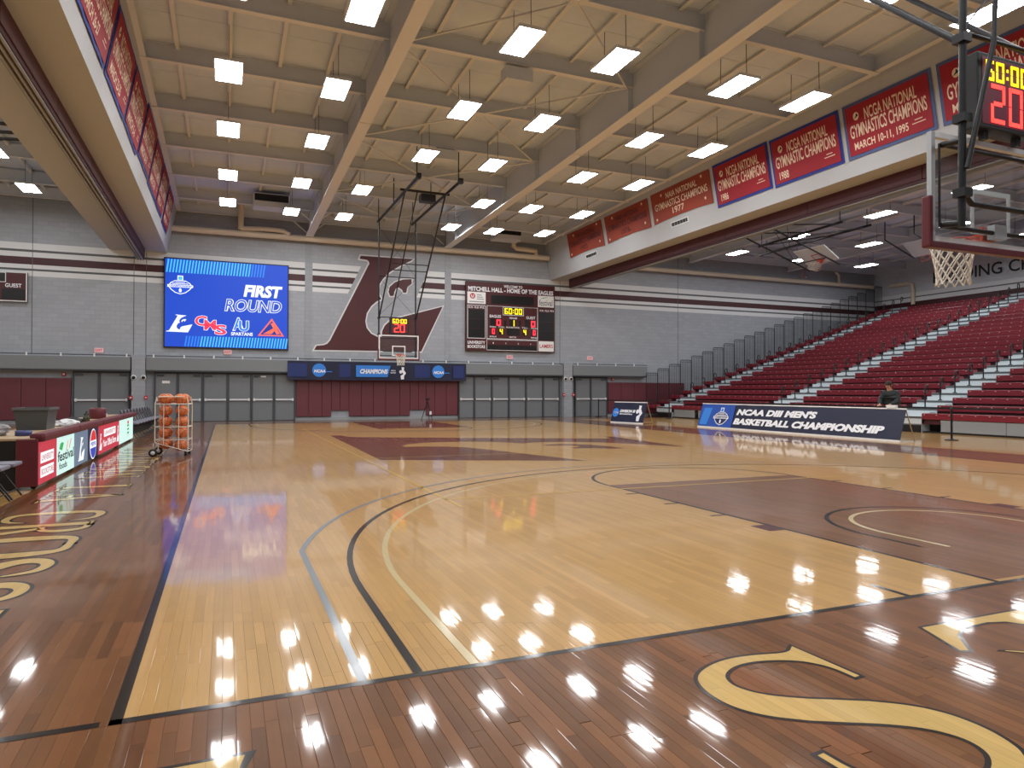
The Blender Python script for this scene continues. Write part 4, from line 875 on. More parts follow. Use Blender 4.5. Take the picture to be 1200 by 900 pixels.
    for a, c in (((-xb,.89,4.85),(xb,.88,6.6)), ((xb,.89,4.85),(-xb,.88,6.6)), ((-xb,.88,6.7),(xb,.86,8.9)), ((xb,.88,6.7),(-xb,.86,8.9))): MB().tube([a,c], .009, 4).build('tie_rod', M_BLKM, t)
    if near: MB().tube([(-xb-.01,.86,3.52),(-.60,.78,4.70),(-.57,.78,5.15),(-.5,.8,9.25)], .024, 8).build('centre_brace', M_BLKM, t)
    else: MB().tube([(.30,.95,4.80),(.32,5.6,9.25)], .026, 8).build('centre_brace', M_BLKM, t)
    MB().bbox(-.45,.15,5.2,5.6,8.95,9.25,.03).build('winch', M_BLKM, t)
    # shot clock on top of the board
    ck = MB().bbox(-.46,.40,1.02,1.22,4.03,4.77,.012).build('shot_clock', M_BLACK, t)
    for s in (-1, 1): MB().box(s*.25-.03, s*.25+.03, 1.08, 1.14, 3.95, 4.03).build('clock_foot', M_BLKM, ck)
    for s in (1, -1):
        f = fr((-.46, 1.016, 4.03), (1,0,0), (0,0,1)) if s == 1 else fr((.40, 1.226, 4.03), (-1,0,0), (0,0,1))
        face = MB().rect(.06,.80,.04,.70,0).build('clock_face', mat('clock_glow', (60, 14, 24), .4, emit=.5, ecol=(.14,.012,.03,1)) if True else M_SCRN, ck, mw=f)
        digits(face,'60:00',.09,.47,.68,.20,M_LEDY,.006,.2,'clock_digits'); digits(face,'20',.15,.06,.54,.385,M_LEDR2,.006,.16,'clock_digits')
    return t
goal('basketball_goal', 'near ceiling-hung basketball goal seen from behind, at the right', fr((CX,0,0),(1,0,0),(0,1,0)), True)
goal('basketball_goal', 'far ceiling-hung basketball goal facing the camera, below the wall emblem', fr((CX,CL,0),(-1,0,0),(0,-1,0)), False)
# folded practice goal under the roof on the right
t = thing('folded_goal', 'practice basketball goal folded up under the roof above the bleachers', 'basketball goal')
for x, y0, y1 in ((26.3, 19.8, 25.2), (28.0, 19.8, 27.0)): MB().tube([(x,y0,9.2),(x,y1,9.1)], .06, 8).build('ceiling_rail', M_BLKM, t)
for x, y in ((26.3,20.0),(26.3,25.0),(28.0,20.0),(28.0,26.5)): MB().tube([(x,y,9.15),(x,y,10.0)], .02, 6).build('rail_hanger', M_BLKM, t)
for y in (20.1, 21.9):
    MB().tube([(22.4,y,8.6),(26.4,y,7.3)], .04, 8).build('frame_tube', M_BLKM, t); MB().tube([(22.5,y,8.75),(26.3,y,9.15)], .03, 8).build('frame_tube', M_BLKM, t); MB().tube([(23.4,y,8.25),(28.0,y,9.15)], .03, 8).build('frame_tube', M_BLKM, t)
for x, z in ((22.4,8.6),(24.2,8.02),(25.6,7.56)): MB().tube([(x,20.1,z),(x,21.9,z)], .025, 6).build('cross_tube', M_BLKM, t)
MB().tube([(22.45,20.1,8.58),(25.6,21.9,7.56)], .015, 6).build('tie_rod', M_BLKM, t); MB().tube([(23.6,20.6,9.9),(24.2,20.9,8.05)], .012, 6).build('hoist_cable', M_BLKM, t)
bmw = fr((25.42,21.9,8.12), (0,-1,0), (-.9,0,.56)); bmw = fr((26.32,21.92,7.56), (0,-1,0), (-.85,0,.53))
bd = MB().box(0,1.83,0,1.07,-.03,0).build('backboard', mat('board_white', (206,214,220), .2), t, mw=bmw)
frame2(bd,0,1,0,1,M_WHITE,'board_frame',.004,.05,1.83,1.07)
frame2(bd,.36,.64,.12,.55,M_REDP,'target_square',.004,.05,1.83,1.07)
b = MB(); b.tube([(.915+.23*math.cos(2*math.pi*k/20), .15, .38+.23*math.sin(2*math.pi*k/20)) for k in range(20)], .012, 6, closed=True); b.build('rim', M_RIM, bd)
MB().box(.80,1.03,.08,.22,.0,.16).build('rim_bracket', M_RIM, bd)
o = link('net', NETM, bd); o.matrix_local = Matrix.Translation((.915,.15,.38)) @ Matrix.Rotation(math.radians(125), 4, 'X')
b = MB(); b.tube([(-.05,-.02,-.05),(-.05,-.02,.75),(.3,-.02,.75)], .03, 6); b.build('edge_padding', M_PADM, bd)
t = thing('folded_goal', 'dark steel tubes of a folded goal under the left roof', 'basketball goal')
for y in (18.7, 19.5): MB().tube([(-4.9,y,8.8),(-9.5,y,8.7)], .05, 8).build('frame_tube', M_BLKM, t)
for y in (20.3, 20.9): MB().tube([(-4.95,y,8.85),(-9.5,y,8.55)], .05, 8).build('frame_tube', M_BLKM, t)
for x in (-5.2, -9.2):
    MB().tube([(x,18.7,8.8),(x,20.9,8.85)], .04, 8).build('cross_tube', M_BLKM, t); MB().tube([(x,19.8,8.8),(x,19.8,10.1)], .03, 6).build('hanger', M_BLKM, t)
t = thing('folded_goal', 'second folded goal under the roof, behind the near net', 'basketball goal')
fm2 = fr((33.2,21.6,8.4), (0,-1,0), (-.8,0,.6)); bd = MB().box(0,1.83,0,1.07,-.03,0).build('backboard', MATS['board_white'], t, mw=fm2)
b = MB(); b.tube([(.915+.23*math.cos(2*math.pi*k/20), .15, .38+.23*math.sin(2*math.pi*k/20)) for k in range(20)], .012, 6, closed=True); b.build('rim', M_RIM, bd)
for y in (19.9, 21.5): MB().tube([(33.1,y,8.35),(31.0,y,9.1)], .035, 6).build('frame_tube', M_BLKM, t); MB().tube([(31.0,y,9.1),(31.0,y,10.0)], .03, 6).build('rail_hanger', M_BLKM, t)

# ================================================================ scorer's table
EL = lambda n, rgb, s=1.0: E_('led_'+n, rgb, s)
LP_R = EL('panel_red', (206, 60, 78), .8); LP_W = EL('panel_white', (206, 240, 232), .95); LP_G = EL('panel_grey', (112, 130, 152), .8); LP_N = EL('panel_navy', (36, 40, 70), .8); LP_T = EL('print_white', (240, 244, 246), 1.0); LP_D = EL('print_dark', (30, 50, 46), .5); LP_GR = EL('print_green', (60, 170, 90), .9); LP_B = EL('print_blue', (50, 70, 180), .9); LP_RR = EL('print_red', (220, 50, 56), .9); LP_O = EL('print_orange', (226, 140, 50), .9)
TH = .69
def table_unit(ya, yb, label, first=False):
    L = yb-ya
    t = thing('scorers_table', label, 'table', mw=fr((-2.10, ya, 0), (0,1,0), (0,0,1)), group='lit advertising tables')
    # local x = along the court (+y world), y = up, z = towards the court
    MB().box(.02, L-.02, .06, TH+.02, -.12, -.004).build('front_cabinet', M_BLACK, t)
    MB().bbox(0, L, TH+.02, TH+.055, -.92, -.02, .008).build('table_top', M_WOODT, t)
    MB().bbox(.002, L-.002, TH-.005, TH+.125, -.10, .10, .045).build('top_padding', M_PADM, t)
    for x in (.15, L-.15):
        lg = MB().box(x-.02, x+.02, .0, TH+.02, -.88, -.84).build('leg', M_BLKM, t)
        MB().lathe([(0,-.015),(.04,-.015),(.04,.015),(0,.015)], 12, axis='x', c=(x, .04, -.07)).build('caster', M_RUB, t)
    if first: MB().bbox(-.035, -.0, .05, TH+.04, -.25, .02, .015).build('end_padding', M_PADM, t); MB().box(0, .02, .0, TH+.02, -.90, -.26).build('end_skirt', M_BLACK, t)
    return t, L
def led(t, x0, x1, m): return MB().box(x0+.008, x1-.008, .06, TH-.01, -.003, .004).build('lit_panel', m, t)
t, L = table_unit(8.36, 10.98, 'lit table nearest the camera with red and white panels', True)
p = led(t, 0, 1.24, LP_R)
for k, (y, s_) in enumerate(((.36,'UNIVERSITY'),(.15,'BOOKSTORE'))):
    pl = MB().rect(.18, 1.02, y, y+.16, .007).build('print_plate', LP_T, p); text(p, s_, .22, y+.035, .76, .09, EL('text_rose', (196,120,128), .8), .011, .02)
p = led(t, 1.24, L, LP_W)
MB().poly([(1.40,.48),(1.62,.44),(1.74,.56),(1.60,.58),(1.48,.56)], .007).build('leaf_print', LP_GR, p); MB().poly([(1.9,.42),(1.96,.42),(2.12,.58),(2.07,.58)], .007).build('stroke_print', LP_O, p); MB().poly([(2.15,.44),(2.2,.44),(2.36,.60),(2.31,.6)], .007).build('stroke_print', LP_RR, p)
text(p, 'festival', 1.30, .27, 1.26, .17, LP_D, .008, .02); text(p, 'foods', 1.4, .14, .6, .11, LP_D, .008, .02)
t, L = table_unit(10.98, 13.5, 'lit table second from the camera with grey emblem and oval logo panels')
p = led(t, 0, 1.32, LP_G); emblem2d(p, .35, .12, .62, .44, LP_T, LP_G, .007)
p = led(t, 1.32, L, LP_N); ov = ell(1.90, .345, .34, .285, 32)
MB().poly(ell(1.90,.345,.38,.31,32), .006).build('oval_rim', LP_T, p)
MB().poly([(x, max(y, .42)) for x, y in ov], .009).build('oval_top', LP_RR, p); MB().poly([(x, min(y, .27)) for x, y in ov], .009).build('oval_bottom', LP_B, p); text(p, 'PEPSI', 1.63, .305, .54, .085, LP_B, .009, .03)
t, L = table_unit(13.5, 16.6, 'lit red table third from the camera with white lettering')
p = led(t, 0, L, LP_R); emblem2d(p, .12, .14, .36, .36, LP_T, LP_R, .007); emblem2d(p, 2.68, .16, .36, .40, LP_T, LP_R, .007)
pl = MB().rect(.72, 2.45, .40, .57, .007).build('print_plate', LP_T, p); text(p, 'UNIVERSITY', .8, .44, 1.57, .095, EL('text_rose', (196,120,128), .8), .011, .02); text(p, 'Your Official Store', .6, .18, 1.95, .16, LP_T, .008, .02)
t, L = table_unit(16.6, 19.4, 'lit white table farthest from the camera')
p = led(t, 0, L, LP_W)
for k in range(3): MB().rect(1.5, 1.9, .25+.1*k, .30+.1*k, .007).build('fine_print', LP_GR, p)
MB().rect(1.55, 1.85, .52, .60, .007).build('red_mark', LP_RR, p); MB().poly(ell(1.7,.2,.05,.03,12), .007).build('red_mark', LP_RR, p)

# things on the table
TZ = TH+.055
t = thing('storage_tub', 'dark grey plastic storage tub standing on the lit table', 'tub', loc=(-2.70, 11.1, TZ))
b = MB()
def ring(w, l, z): return [(-w,-l,z),(w,-l,z),(w,l,z),(-w,l,z)]
R0, R1, R2_, R3 = ring(.215,.32,0), ring(.255,.37,.36), ring(.235,.35,.36), ring(.20,.30,.02)
b.add(R0+R1+R2_+R3, [(3,2,1,0)]+[(i,(i+1)%4,(i+1)%4+4,i+4) for i in range(4)]+[(i+4,(i+1)%4+4,(i+1)%4+8,i+8) for i in range(4)]+[(i+8,(i+1)%4+8,(i+1)%4+12,i+12) for i in range(4)]+[(12,13,14,15)])
b.build('tub_body', mat('tub_grey', (72,76,78), .45), t)
b = MB()
for a in ((-.275,.275,-.39,-.355),(-.275,.275,.355,.39),(-.275,-.24,-.355,.355),(.24,.275,-.355,.355)): b.box(a[0],a[1],a[2],a[3],.345,.385)
b.build('rim', mat('tub_rim', (92,96,98), .45), t)
MB().box(-.11,.03,-.345,-.335,.24,.30).build('sticker', M_GREYL, t)
t = thing('tape_roll', 'blue tape roll lying on the table beside the grey tub', 'tape roll', loc=(-2.42, 9.05, TZ))
MB().lathe([(.05,0),(.11,0),(.11,.08),(.05,.08),(.05,0)], 18).build('tape', mat('tape_blue', (52,62,112), .4), t)
t = thing('paper_bag', 'crumpled clear plastic bag at the left edge of the table', 'bag', loc=(-2.80, 9.15, TZ))
bm = bmesh.new(); bmesh.ops.create_icosphere(bm, subdivisions=3, radius=.14)
for v in bm.verts:
    r = random.Random(int(v.co.x*997+v.co.y*331+v.co.z*77)); v.co *= 1+r.uniform(-.18,.18); v.co.z = max(v.co.z*.8+.09, 0); v.co.x *= 1.3
me = bpy.data.meshes.new('bag'); bm.to_mesh(me); bm.free(); me.materials.append(mat('bag_grey', (150,148,150), .3)); link('bag_film', me, t)
for i, (x, y, c, nm, lab) in enumerate(((-2.45,12.3,(214,214,216),'towel','white towel bunched up on the table between tub and maroon cooler'),(-2.5,13.1,(30,30,34),'jacket','dark cloth bundle on the table beside the white towel'))):
    bm = bmesh.new(); bmesh.ops.create_icosphere(bm, subdivisions=3, radius=.2)
    for v in bm.verts:
        r = random.Random(int(v.co.x*531+v.co.y*731+v.co.z*97)+i); v.co *= 1+r.uniform(-.16,.16); v.co.z = max(v.co.z*.45+.045, 0); v.co.y *= 1.3
    me = bpy.data.meshes.new(nm); bm.to_mesh(me); bm.free(); me.materials.append(mat('cloth_%s' % nm, c, .8)); link(nm, me, loc=(x,y,TZ), label=lab, cat='cloth')
t = thing('paper_sheet', 'white paper sheet lying flat on the table beyond the tub', 'paper', loc=(-2.35, 11.95, TZ)); MB().box(-.11,.11,-.16,.16,0,.004).build('sheet', M_WHITE, t)
for i, (y, h) in enumerate(((14.15,.16),(14.32,.2),(14.5,.15))):
    t = thing('bottle', 'small dark green bottle on the table, %s of three' % ('nearest','tallest','farthest')[i], 'bottle', loc=(-2.45, y, TZ), group='bottles on the table')
    MB().lathe([(0,0),(.04,0),(.04,h*.6),(.018,h*.75),(.018,h)], 12).build('bottle_body', mat('bottle_green', (50,56,34), .3), t); MB().lathe([(.02,h),(.02,h+.025),(0,h+.025)], 10).build('cap', M_BLACK, t)
t = thing('drink_cooler', 'round maroon cooler on the table next to the bottles', 'cooler', loc=(-2.5, 16.1, TZ))
MB().lathe([(0,0),(.17,0),(.185,.05),(.185,.22),(.165,.26),(0,.27)], 20).build('cooler_body', M_PADM, t); MB().box(.17,.20,-.03,.03,.06,.10).build('spigot', M_WHITE, t); MB().box(.172,.195,.07,.11,.05,.12).build('label_plate', M_WHITE, t)

# ================================================================ folding chairs
M_SEAT = mat('seat_vinyl', (128, 128, 142), .35); M_LEG = mat('chair_black', (20,20,24), .45)
def chair_proto():
    t = thing('folding_chair', 'x', 'chair')
    MB().bbox(-.21,.21,-.21,.21,.425,.475,.02).build('seat', M_SEAT, t)
    MB().bbox(-.27,-.235,-.2,.2,.60,.85,.015).build('backrest', M_SEAT, t)
    for s in (-1, 1):
        MB().tube([(.20,s*.225,.0),(-.10,s*.225,.44),(-.26,s*.225,.84)], .013, 6).build('leg', M_LEG, t); MB().tube([(-.25,s*.205,.0),(.13,s*.205,.43)], .013, 6).build('leg', M_LEG, t)
    MB().tube([(.14,-.225,.09),(.14,.225,.09)], .009, 6).build('stretcher', M_LEG, t); MB().tube([(-.19,-.205,.07),(-.19,.205,.07)], .009, 6).build('stretcher', M_LEG, t)
    return t
CP = chair_proto(); first_c = [True]
def chair(x, y, label, rz=0.):
    o = CP if first_c[0] else copy_tree(CP); first_c[0] = False
    o.location = (x, y, 0); o.rotation_euler.z = rz; o['label'] = label; o['group'] = 'folding chairs on the sideline'
for i in range(10): chair(-2.22+.02*i, 20.05+.62*i, 'padded folding chair beyond the lit tables, %s from the tables' % ORD[i])
for i in range(3): chair(-2.36, 7.62-.56*i, 'padded folding chair in front of the lit tables, %s from the tables' % ORD[i])

# ================================================================ ball rack
RX, RY = -.66, 13.62
t = thing('ball_rack', 'white wire ball rack on wheels standing on the left apron', 'ball rack', loc=(RX, RY, 0), rz=-.10)
M_WIRE = mat('rack_white', (222, 214, 196), .4)
hx, hy = .33, .27
for sx in (-1, 1):
    for sy in (-1, 1): MB().tube([(sx*hx,sy*hy,.10 if sx > 0 else .30),(sx*hx,sy*hy,1.15),(sx*(hx-.03),sy*(hy-.02),1.30)], .011, 6).build('upright', M_WIRE, t)
for z, xr in ((1.14,hx),(.64,hx),(.36,hx)): MB().tube([(-hx,-hy,z),(xr,-hy,z),(xr,hy,z),(-hx,hy,z)], .010, 6, closed=True).build('hoop_rail', M_WIRE, t)
MB().tube([(-hx,-hy,.30),(hx,-hy,.10),(hx,hy,.10),(-hx,hy,.30)], .011, 6, closed=True).build('base_frame', M_WIRE, t)
for x in (-.16, .14): MB().tube([(x,-hy,.22-.3*x),(x,-hy,1.14)], .009, 6).build('upright', M_WIRE, t); MB().tube([(x,hy,.22-.3*x),(x,hy,1.14)], .009, 6).build('upright', M_WIRE, t)
MB().tube([(-hx+.06,-hy,1.30),(hx-.1,-hy,1.30)], .011, 6).build('handle', M_WIRE, t); MB().tube([(-.1,-hy,.02+.25),(-.1,hy,.27)], .009, 6).build('shelf_wire', M_WIRE, t); MB().tube([(.12,-hy,.17),(.12,hy,.17)], .009, 6).build('shelf_wire', M_WIRE, t)
MB().tube([(-.36,-hy,.29),(-.36,-hy,.09),(-.36,hy,.09),(-.36,hy,.29)], .011, 6).build('axle', M_WIRE, t)
for sy in (-1, 1):
    w = MB().lathe([(.045,-.02),(.085,-.022),(.085,.022),(.045,.02),(.045,-.02)], 20, axis='y', c=(-.36, sy*(hy+.035), .085)).build('wheel', M_RUB, t); MB().lathe([(0,-.018),(.052,-.018),(.052,.018),(0,.018)], 16, axis='y', c=(-.36, sy*(hy+.035), .085)).build('hub', M_CREAM, w)
for sy in (-1, 1):
    w = MB().lathe([(0,-.015),(.035,-.015),(.035,.015),(0,.015)], 12, axis='y', c=(hx-.05, sy*(hy-.03), .035)).build('caster', M_RUB, t); MB().box(hx-.07,hx-.03,sy*(hy-.03)-.02,sy*(hy-.03)+.02,.06,.12).build('caster_fork', M_BLKM, w)
def ball_mat():
    m = bpy.data.materials.new('basketball'); m.use_nodes = True; nt = m.node_tree; N = nt.nodes.new; L_ = nt.links.new; p = nt.nodes['Principled BSDF']
    tc = N('ShaderNodeTexCoord'); sp = N('ShaderNodeSeparateXYZ'); L_(tc.outputs['Object'], sp.inputs[0])
    def mth(op, a, b=None):
        n = N('ShaderNodeMath'); n.operation = op
        for i, q_ in enumerate((a, b)):
            if q_ is None: continue
            if isinstance(q_, float): n.inputs[i].default_value = q_
            else: L_(q_, n.inputs[i])
        return n.outputs[0]
    ax = mth('LESS_THAN', mth('ABSOLUTE', sp.outputs[0]), .004); az = mth('LESS_THAN', mth('ABSOLUTE', sp.outputs[2]), .004)
    cy = mth('LESS_THAN', mth('ABSOLUTE', mth('SUBTRACT', mth('ABSOLUTE', sp.outputs[1]), .06)), .004)
    k = mth('MAXIMUM', mth('MAXIMUM', ax, az), cy)
    mx = N('ShaderNodeMix'); mx.data_type = 'RGBA'; mx.inputs[6].default_value = lin(206,112,60); mx.inputs[7].default_value = lin(40,24,18); L_(k, mx.inputs[0]); L_(mx.outputs[2], p.inputs['Base Color']); p.inputs['Roughness'].default_value = .5
    return m
bm = bmesh.new(); bmesh.ops.create_uvsphere(bm, u_segments=24, v_segments=14, radius=.119); me = bpy.data.meshes.new('basketball'); bm.to_mesh(me); bm.free()
for p_ in me.polygons: p_.use_smooth = True
me.materials.append(ball_mat())
rm_ = t.matrix_basis.copy() if False else Matrix.Translation((RX, RY, 0)) @ Matrix.Rotation(-.10, 4, 'Z')
TIER = ['bottom','second','third','fourth','top']
for tr in range(5):
    for ix in (-1, 1):
        for iy in (-1, 1):
            if tr == 0: c = Vector((ix*.15, iy*.13, .27 if ix < 0 else .225))
            else: c = Vector((ix*.165+random.uniform(-.01,.01), iy*.131+random.uniform(-.004,.004), .27+.241*tr))
            if tr == 4: c.z += .015; c.x += .02*iy
            o = link('basketball', me, loc=rm_ @ c, label='orange basketball in the wire rack, %s layer, %s %s' % (TIER[tr], 'front' if iy < 0 else 'back', 'left' if ix < 0 else 'right'), cat='basketball', group='basketballs in the rack')
            o.rotation_euler = (random.uniform(0,6), random.uniform(0,6), random.uniform(0,6))

# ================================================================ barricade banners
def barricade(mw, w, h, label, far=False):
    t = thing('barricade', label, 'barricade', mw=mw)
    # local: x along, y up, z outward; the cloth leans back
    lean = .27
    b = MB(); nx, ny = 36, 6; vs = []
    for side in (0, 1):
        for j in range(ny+1):
            for i in range(nx+1):
                u, v = i/nx, j/ny; d = .012*math.sin(9*u*w/2)*v*(1-v)*3+.012*math.sin(5*u*w+v*2)*v
                vs.append((u*w, v*h+.04, -v*lean+d*.5-(.004 if side else 0)))
    n1 = (nx+1)*(ny+1); fs = [(j*(nx+1)+i, j*(nx+1)+i+1, (j+1)*(nx+1)+i+1, (j+1)*(nx+1)+i) for j in range(ny) for i in range(nx)]
    b.add(vs, fs+[tuple(k+n1 for k in f[::-1]) for f in fs], 0, True); cl = b.build('cloth', M_NAVY, t)
    MB().box(0, w, .0, .05, -.02, .012).build('bottom_batten', M_WHITE, t)
    MB().tube([(0,h+.045,-lean-.012),(w,h+.045,-lean-.012)], .022, 8).build('top_rail', M_WHITE, t)
    n = max(2, int(w/1.9)+1)
    for k in range(n):
        x = .05+(w-.10)*k/(n-1)
        MB().tube([(x,.0,.0-.03),(x,h+.03,-lean-.03)], .018, 6).build('front_leg', M_WOODT, t); MB().tube([(x,.0,-lean*2.3-.05),(x,h+.03,-lean-.04)], .018, 6).build('rear_leg', M_WOODT, t); MB().tube([(x,.06,-.05),(x,.06,-lean*2.3)], .014, 6).build('spreader', M_WOODT, t)
    face = thing('face', None, None); bpy.data.objects.remove(face)
    return t, cl, lean
def on_cloth(parent, x, y, lean, h):       # frame lying on the leaning cloth
    a = math.atan2(lean, h); return Matrix.Translation((x, .04, .02)) @ Matrix.Rotation(-a, 4, 'X') @ Matrix.Translation((0, y, 0))
BH2 = .90
t, cl, ln_ = barricade(fr((18.37, 20.0, 0), (0,-1,0), (0,0,1)), 9.27, BH2, 'long navy barricade banner with white championship lettering in front of the bleachers')
def put(parent, o, x, y): o.matrix_local = on_cloth(parent, x, y, ln_, BH2) @ o.matrix_local if False else on_cloth(parent, x, y, ln_, BH2); return o
put(cl, MB().rect(0, 2.0, 0, .90, 0).build('royal_block', M_ROYAL, cl), .04, .02)
put(cl, MB().poly([(0,.05),(.46,.05),(.62,.74),(.12,.74)], .004).build('bright_block', M_CYAN, cl), .10, .04)
lg = put(cl, MB().rect(-.01,.01,-.01,.01,.003).build('emblem_base', M_ROYAL, cl), 1.35, .40)
EW_, EB_, EC_ = M_WTXT, mat('emblem_navy', (24,34,84), .55), M_CYAN
champ_logo(lg, 0, 0, .33, .006)
EW_ = EB_ = EC_ = None
def btext(body, x, y, w, h):
    me_ = text_mesh(body, w, h, .06, .22).copy(); me_.materials.clear(); me_.materials.append(M_WTXT); put(cl, link('lettering', me_, cl), x, y)
btext("NCAA DIII MEN'S", 2.18, .53, 3.9, .25); btext('BASKETBALL CHAMPIONSHIP', 2.10, .16, 6.6, .25)
t, cl, ln_ = barricade(fr((17.05, 24.75, 0), (.21,-.98,0), (0,0,1)), 2.1, BH2, 'small navy barricade banner near the pair of doors')
put(cl, MB().poly(ell(.22,.45,.21,.21,28), 0).build('blue_disc', M_CYAN, cl), 0.02, 0); btext('NCAA', .06, .40, .38, .11); btext('DIVISION III', .50, .46, 1.0, .14); btext("MEN'S BASKETBALL", .50, .36, .85, .06)
pl = player(cl, 0, 0, .72, 0); put(cl, pl, 1.58, .08)
for y, w in ((11.22,'long'),):
    MB().bbox(-.05,.05,-.16,.16,0,.09,.01).build('paper_box', M_WHITE, loc=(18.665, 11.22, BH2+.065), label='small white box resting on the top rail of the long barricade', cat='box')

# ================================================================ belt stanchions
ST_P = [((20.5,10.69),'nearest, right of the long barricade'),((20.9,17.2),'hidden behind the long barricade'),((22.2,27.4),'between the two barricades'),((19.9,30.9),'farthest, in front of the pair of doors'),((20.7,4.4),'off to the right')]
for (x, y), w in ST_P[:4]:
    t = thing('belt_stanchion', 'black belt stanchion, '+w, 'stanchion', loc=(x,y,0), group='belt stanchions')
    MB().lathe([(0,0),(.18,0),(.18,.02),(.05,.045),(0,.045)], 20).build('base', M_BLKM, t); MB().tube([(0,0,.03),(0,0,.98)], .03, 10).build('post', M_BLKM, t); MB().lathe([(.036,.90),(.036,1.02),(0,1.03)], 12).build('belt_head', M_BLKM, t)
def belt(a, c, lab):
    d = Vector((c[0]-a[0], c[1]-a[1], 0)); e = d.normalized()*.012; a = (a[0]+e.x, a[1]+e.y); c = (c[0]-e.x, c[1]-e.y); n = Vector((-d.y, d.x, 0)).normalized()*.003; b = MB(); vs = []
    for p_ in (a, c):
        for s in (-1, 1):
            for z in (.93, .985): vs.append((p_[0]+n.x*s, p_[1]+n.y*s, z))
    b.add(vs, [(0,1,5,4),(2,6,7,3),(0,4,6,2),(1,3,7,5),(0,2,3,1),(4,5,7,6)]); b.build('barrier_belt', M_BLACK, label=lab, cat='belt', group='barrier belts')
belt((20.5,10.72),(20.9,17.17),'black belt running behind the long barricade'); belt((22.2,27.43),(19.9,30.87),'black belt between the two farthest stanchions'); belt((20.5,10.66),(20.7,4.4),'black belt leaving the frame to the right'); belt((20.9,17.23),(22.2,27.37),'black belt between long and small barricade')
# ================================================================ camera tripod by the far wall
t = thing('tripod', 'black tripod with a small camera in front of the far wall pads', 'tripod', loc=(9.85, 30.6, 0))
for k in range(3):
    a = 2*math.pi*k/3+.5; MB().tube([(.32*math.cos(a),.32*math.sin(a),0),(.03*math.cos(a),.03*math.sin(a),.9)], .016, 6).build('leg', M_BLKM, t)
MB().tube([(0,0,.55),(0,0,1.0)], .02, 8).build('column', M_BLKM, t); MB().bbox(-.10,.10,-.07,.07,.99,1.10,.02).build('camera_head', M_BLKM, t); MB().tube([(0,-.05,1.05),(0,-.14,1.05)], .035, 10).build('lens', M_BLACK, t)
MB().box(.10,.20,-.02,.02,.25,.42).build('weight_tag', M_WHITE, t)

# ================================================================ person behind the barricade
def skin_body(name, verts, edges, rad, m, parent, sub=2, root=0):
    me = bpy.data.meshes.new(name); me.from_pydata(verts, edges, []); o = bpy.data.objects.new(name, me)
    md = o.modifiers.new('skin', 'SKIN'); md.use_smooth_shade = True
    for i, v in enumerate(me.skin_vertices[0].data): r = rad[i]; v.radius = r if isinstance(r, tuple) else (r, r); v.use_root = (i == root)
    sd = o.modifiers.new('sub', 'SUBSURF'); sd.levels = sub; sd.render_levels = sub
    nm = bake(o); nm.name = name
    nm.materials.clear(); nm.materials.append(m)
    for p_ in nm.polygons: p_.use_smooth = True
    return link(name, nm, parent)
PP = (19.35, 11.75)
per = thing('person', 'person in dark jacket and cap leaning over the long barricade', 'person', loc=(PP[0], PP[1], 0), rz=math.pi/2+.25)
# local: facing +y (turned towards the court), leaning forward
M_SKIN = mat('skin', (196, 150, 124), .55); M_JACK = mat('jacket', (40, 46, 48), .8, var=.15, scale=20); M_TROU = mat('trousers', (30, 31, 36), .8); M_CAP = mat('cap', (52, 40, 34), .8); M_SHOE = mat('shoe', (24,24,24), .6)
bodyV = [(0,0,.96),(0,.05,1.14),(0,.13,1.34),(0,.17,1.45),(0,.205,1.52),(0,.25,1.61),(0,.265,1.70),
         (.10,0,.90),(.11,.05,.50),(.11,-.02,.10),(.12,.12,.05), (-.10,0,.90),(-.11,.03,.50),(-.11,-.04,.10),(-.12,.10,.05),
         (.18,.14,1.40),(.25,.26,1.16),(.15,.50,1.06),(.13,.57,1.045), (-.18,.14,1.40),(-.25,.24,1.15),(-.15,.49,1.05),(-.13,.56,1.04)]
bodyE = [(0,1),(1,2),(2,3),(3,4),(4,5),(5,6),(0,7),(7,8),(8,9),(9,10),(0,11),(11,12),(12,13),(13,14),(3,15),(15,16),(16,17),(17,18),(3,19),(19,20),(20,21),(21,22)]
bodyR = [(.13,.10),(.13,.09),(.14,.10),(.09,.08),.055,.085,.075,.085,.06,.04,.04,.085,.06,.04,.04,.06,.045,.032,.036,.06,.045,.032,.036]
body = skin_body('body', bodyV, bodyE, bodyR, M_SKIN, per)
skin_body('jacket', [bodyV[i] for i in (0,1,2,3)]+[bodyV[i] for i in (15,16,17,19,20,21)]+[(0,-.01,.86),(0,.19,1.50)], [(0,1),(1,2),(2,3),(3,4),(4,5),(5,6),(3,7),(7,8),(8,9),(0,10),(3,11)], [(.22,.19),(.22,.19),(.23,.20),(.17,.16),.115,.085,.062,.115,.085,.062,(.21,.18),.10], M_JACK, body)
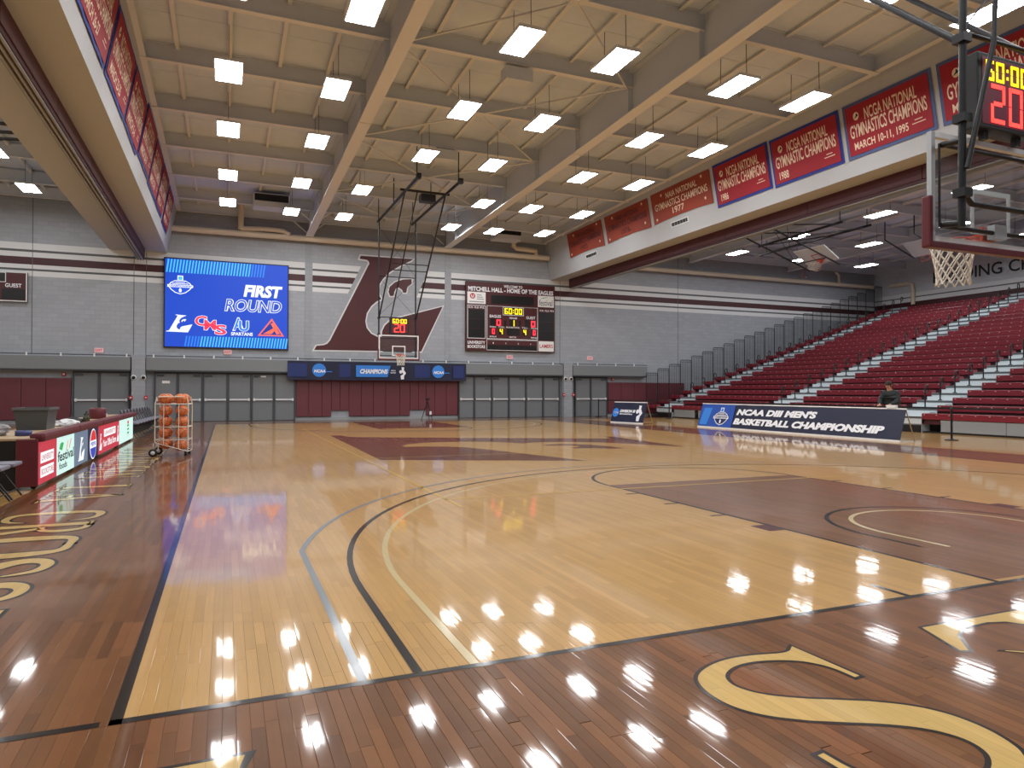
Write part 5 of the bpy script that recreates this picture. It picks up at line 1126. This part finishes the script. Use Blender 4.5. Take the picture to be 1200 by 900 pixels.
skin_body('trousers', [(0,0,.94)]+[bodyV[i] for i in (7,8,9,11,12,13)], [(0,1),(1,2),(2,3),(0,4),(4,5),(5,6)], [(.15,.12),.115,.085,.065,.115,.085,.065], M_TROU, body)
for s in (1, -1):
    skin_body('shoe', [(s*.11,-.05,.055),(s*.115,.05,.05),(s*.12,.16,.045)], [(0,1),(1,2)], [.055,.05,.042], M_SHOE, body)
    for k, (dx, ln2) in enumerate(((-.03,.075),(-.01,.09),(.01,.095),(.028,.08))):
        hx_, hy_ = s*.13+dx, .57; skin_body('finger', [(hx_,hy_,1.05),(hx_,hy_+ln2*.6,1.04),(hx_,hy_+ln2,1.01)], [(0,1),(1,2)], [.010,.009,.008], M_SKIN, body, 1)
    skin_body('thumb', [(s*.13-s*.03,.55,1.05),(s*.13-s*.06,.58,1.04),(s*.13-s*.07,.61,1.02)], [(0,1),(1,2)], [.011,.010,.008], M_SKIN, body, 1)
    MB().lathe([(0,-.012),(.014,-.004),(.014,.004),(0,.012)], 8, c=(s*.032,.335,1.655)).build('eye', M_BLACK, body)
    MB().lathe([(0,-.03),(.016,-.015),(.018,.01),(0,.03)], 8, c=(s*.083,.25,1.645)).build('ear', M_SKIN, body)
skin_body('nose', [(0,.335,1.65),(0,.352,1.625)], [(0,1)], [.012,.016], M_SKIN, body, 1)
MB().box(-.025,.025,.325,.336,1.585,1.593).build('mouth', mat('lip', (150,90,84), .6), body)
b = MB(); b.lathe([(.094,0),(.096,.03),(.085,.075),(.05,.105),(0,.115)], 18, c=(0,.262,1.675)); b.add([(-.075,.33,1.69),(.075,.33,1.69),(.06,.43,1.675),(-.06,.43,1.675),(-.075,.33,1.70),(.075,.33,1.70),(.06,.43,1.682),(-.06,.43,1.682)], [(0,3,2,1),(4,5,6,7),(0,1,5,4),(1,2,6,5),(2,3,7,6),(3,0,4,7)]); b.build('cap', M_CAP, body)
MB().lathe([(.088,-.07),(.096,-.02),(.096,.02)], 16, c=(0,.222,1.668)).build('hair', mat('hair', (60,44,34), .8), body)

bpy.data.scenes.remove(TMP)
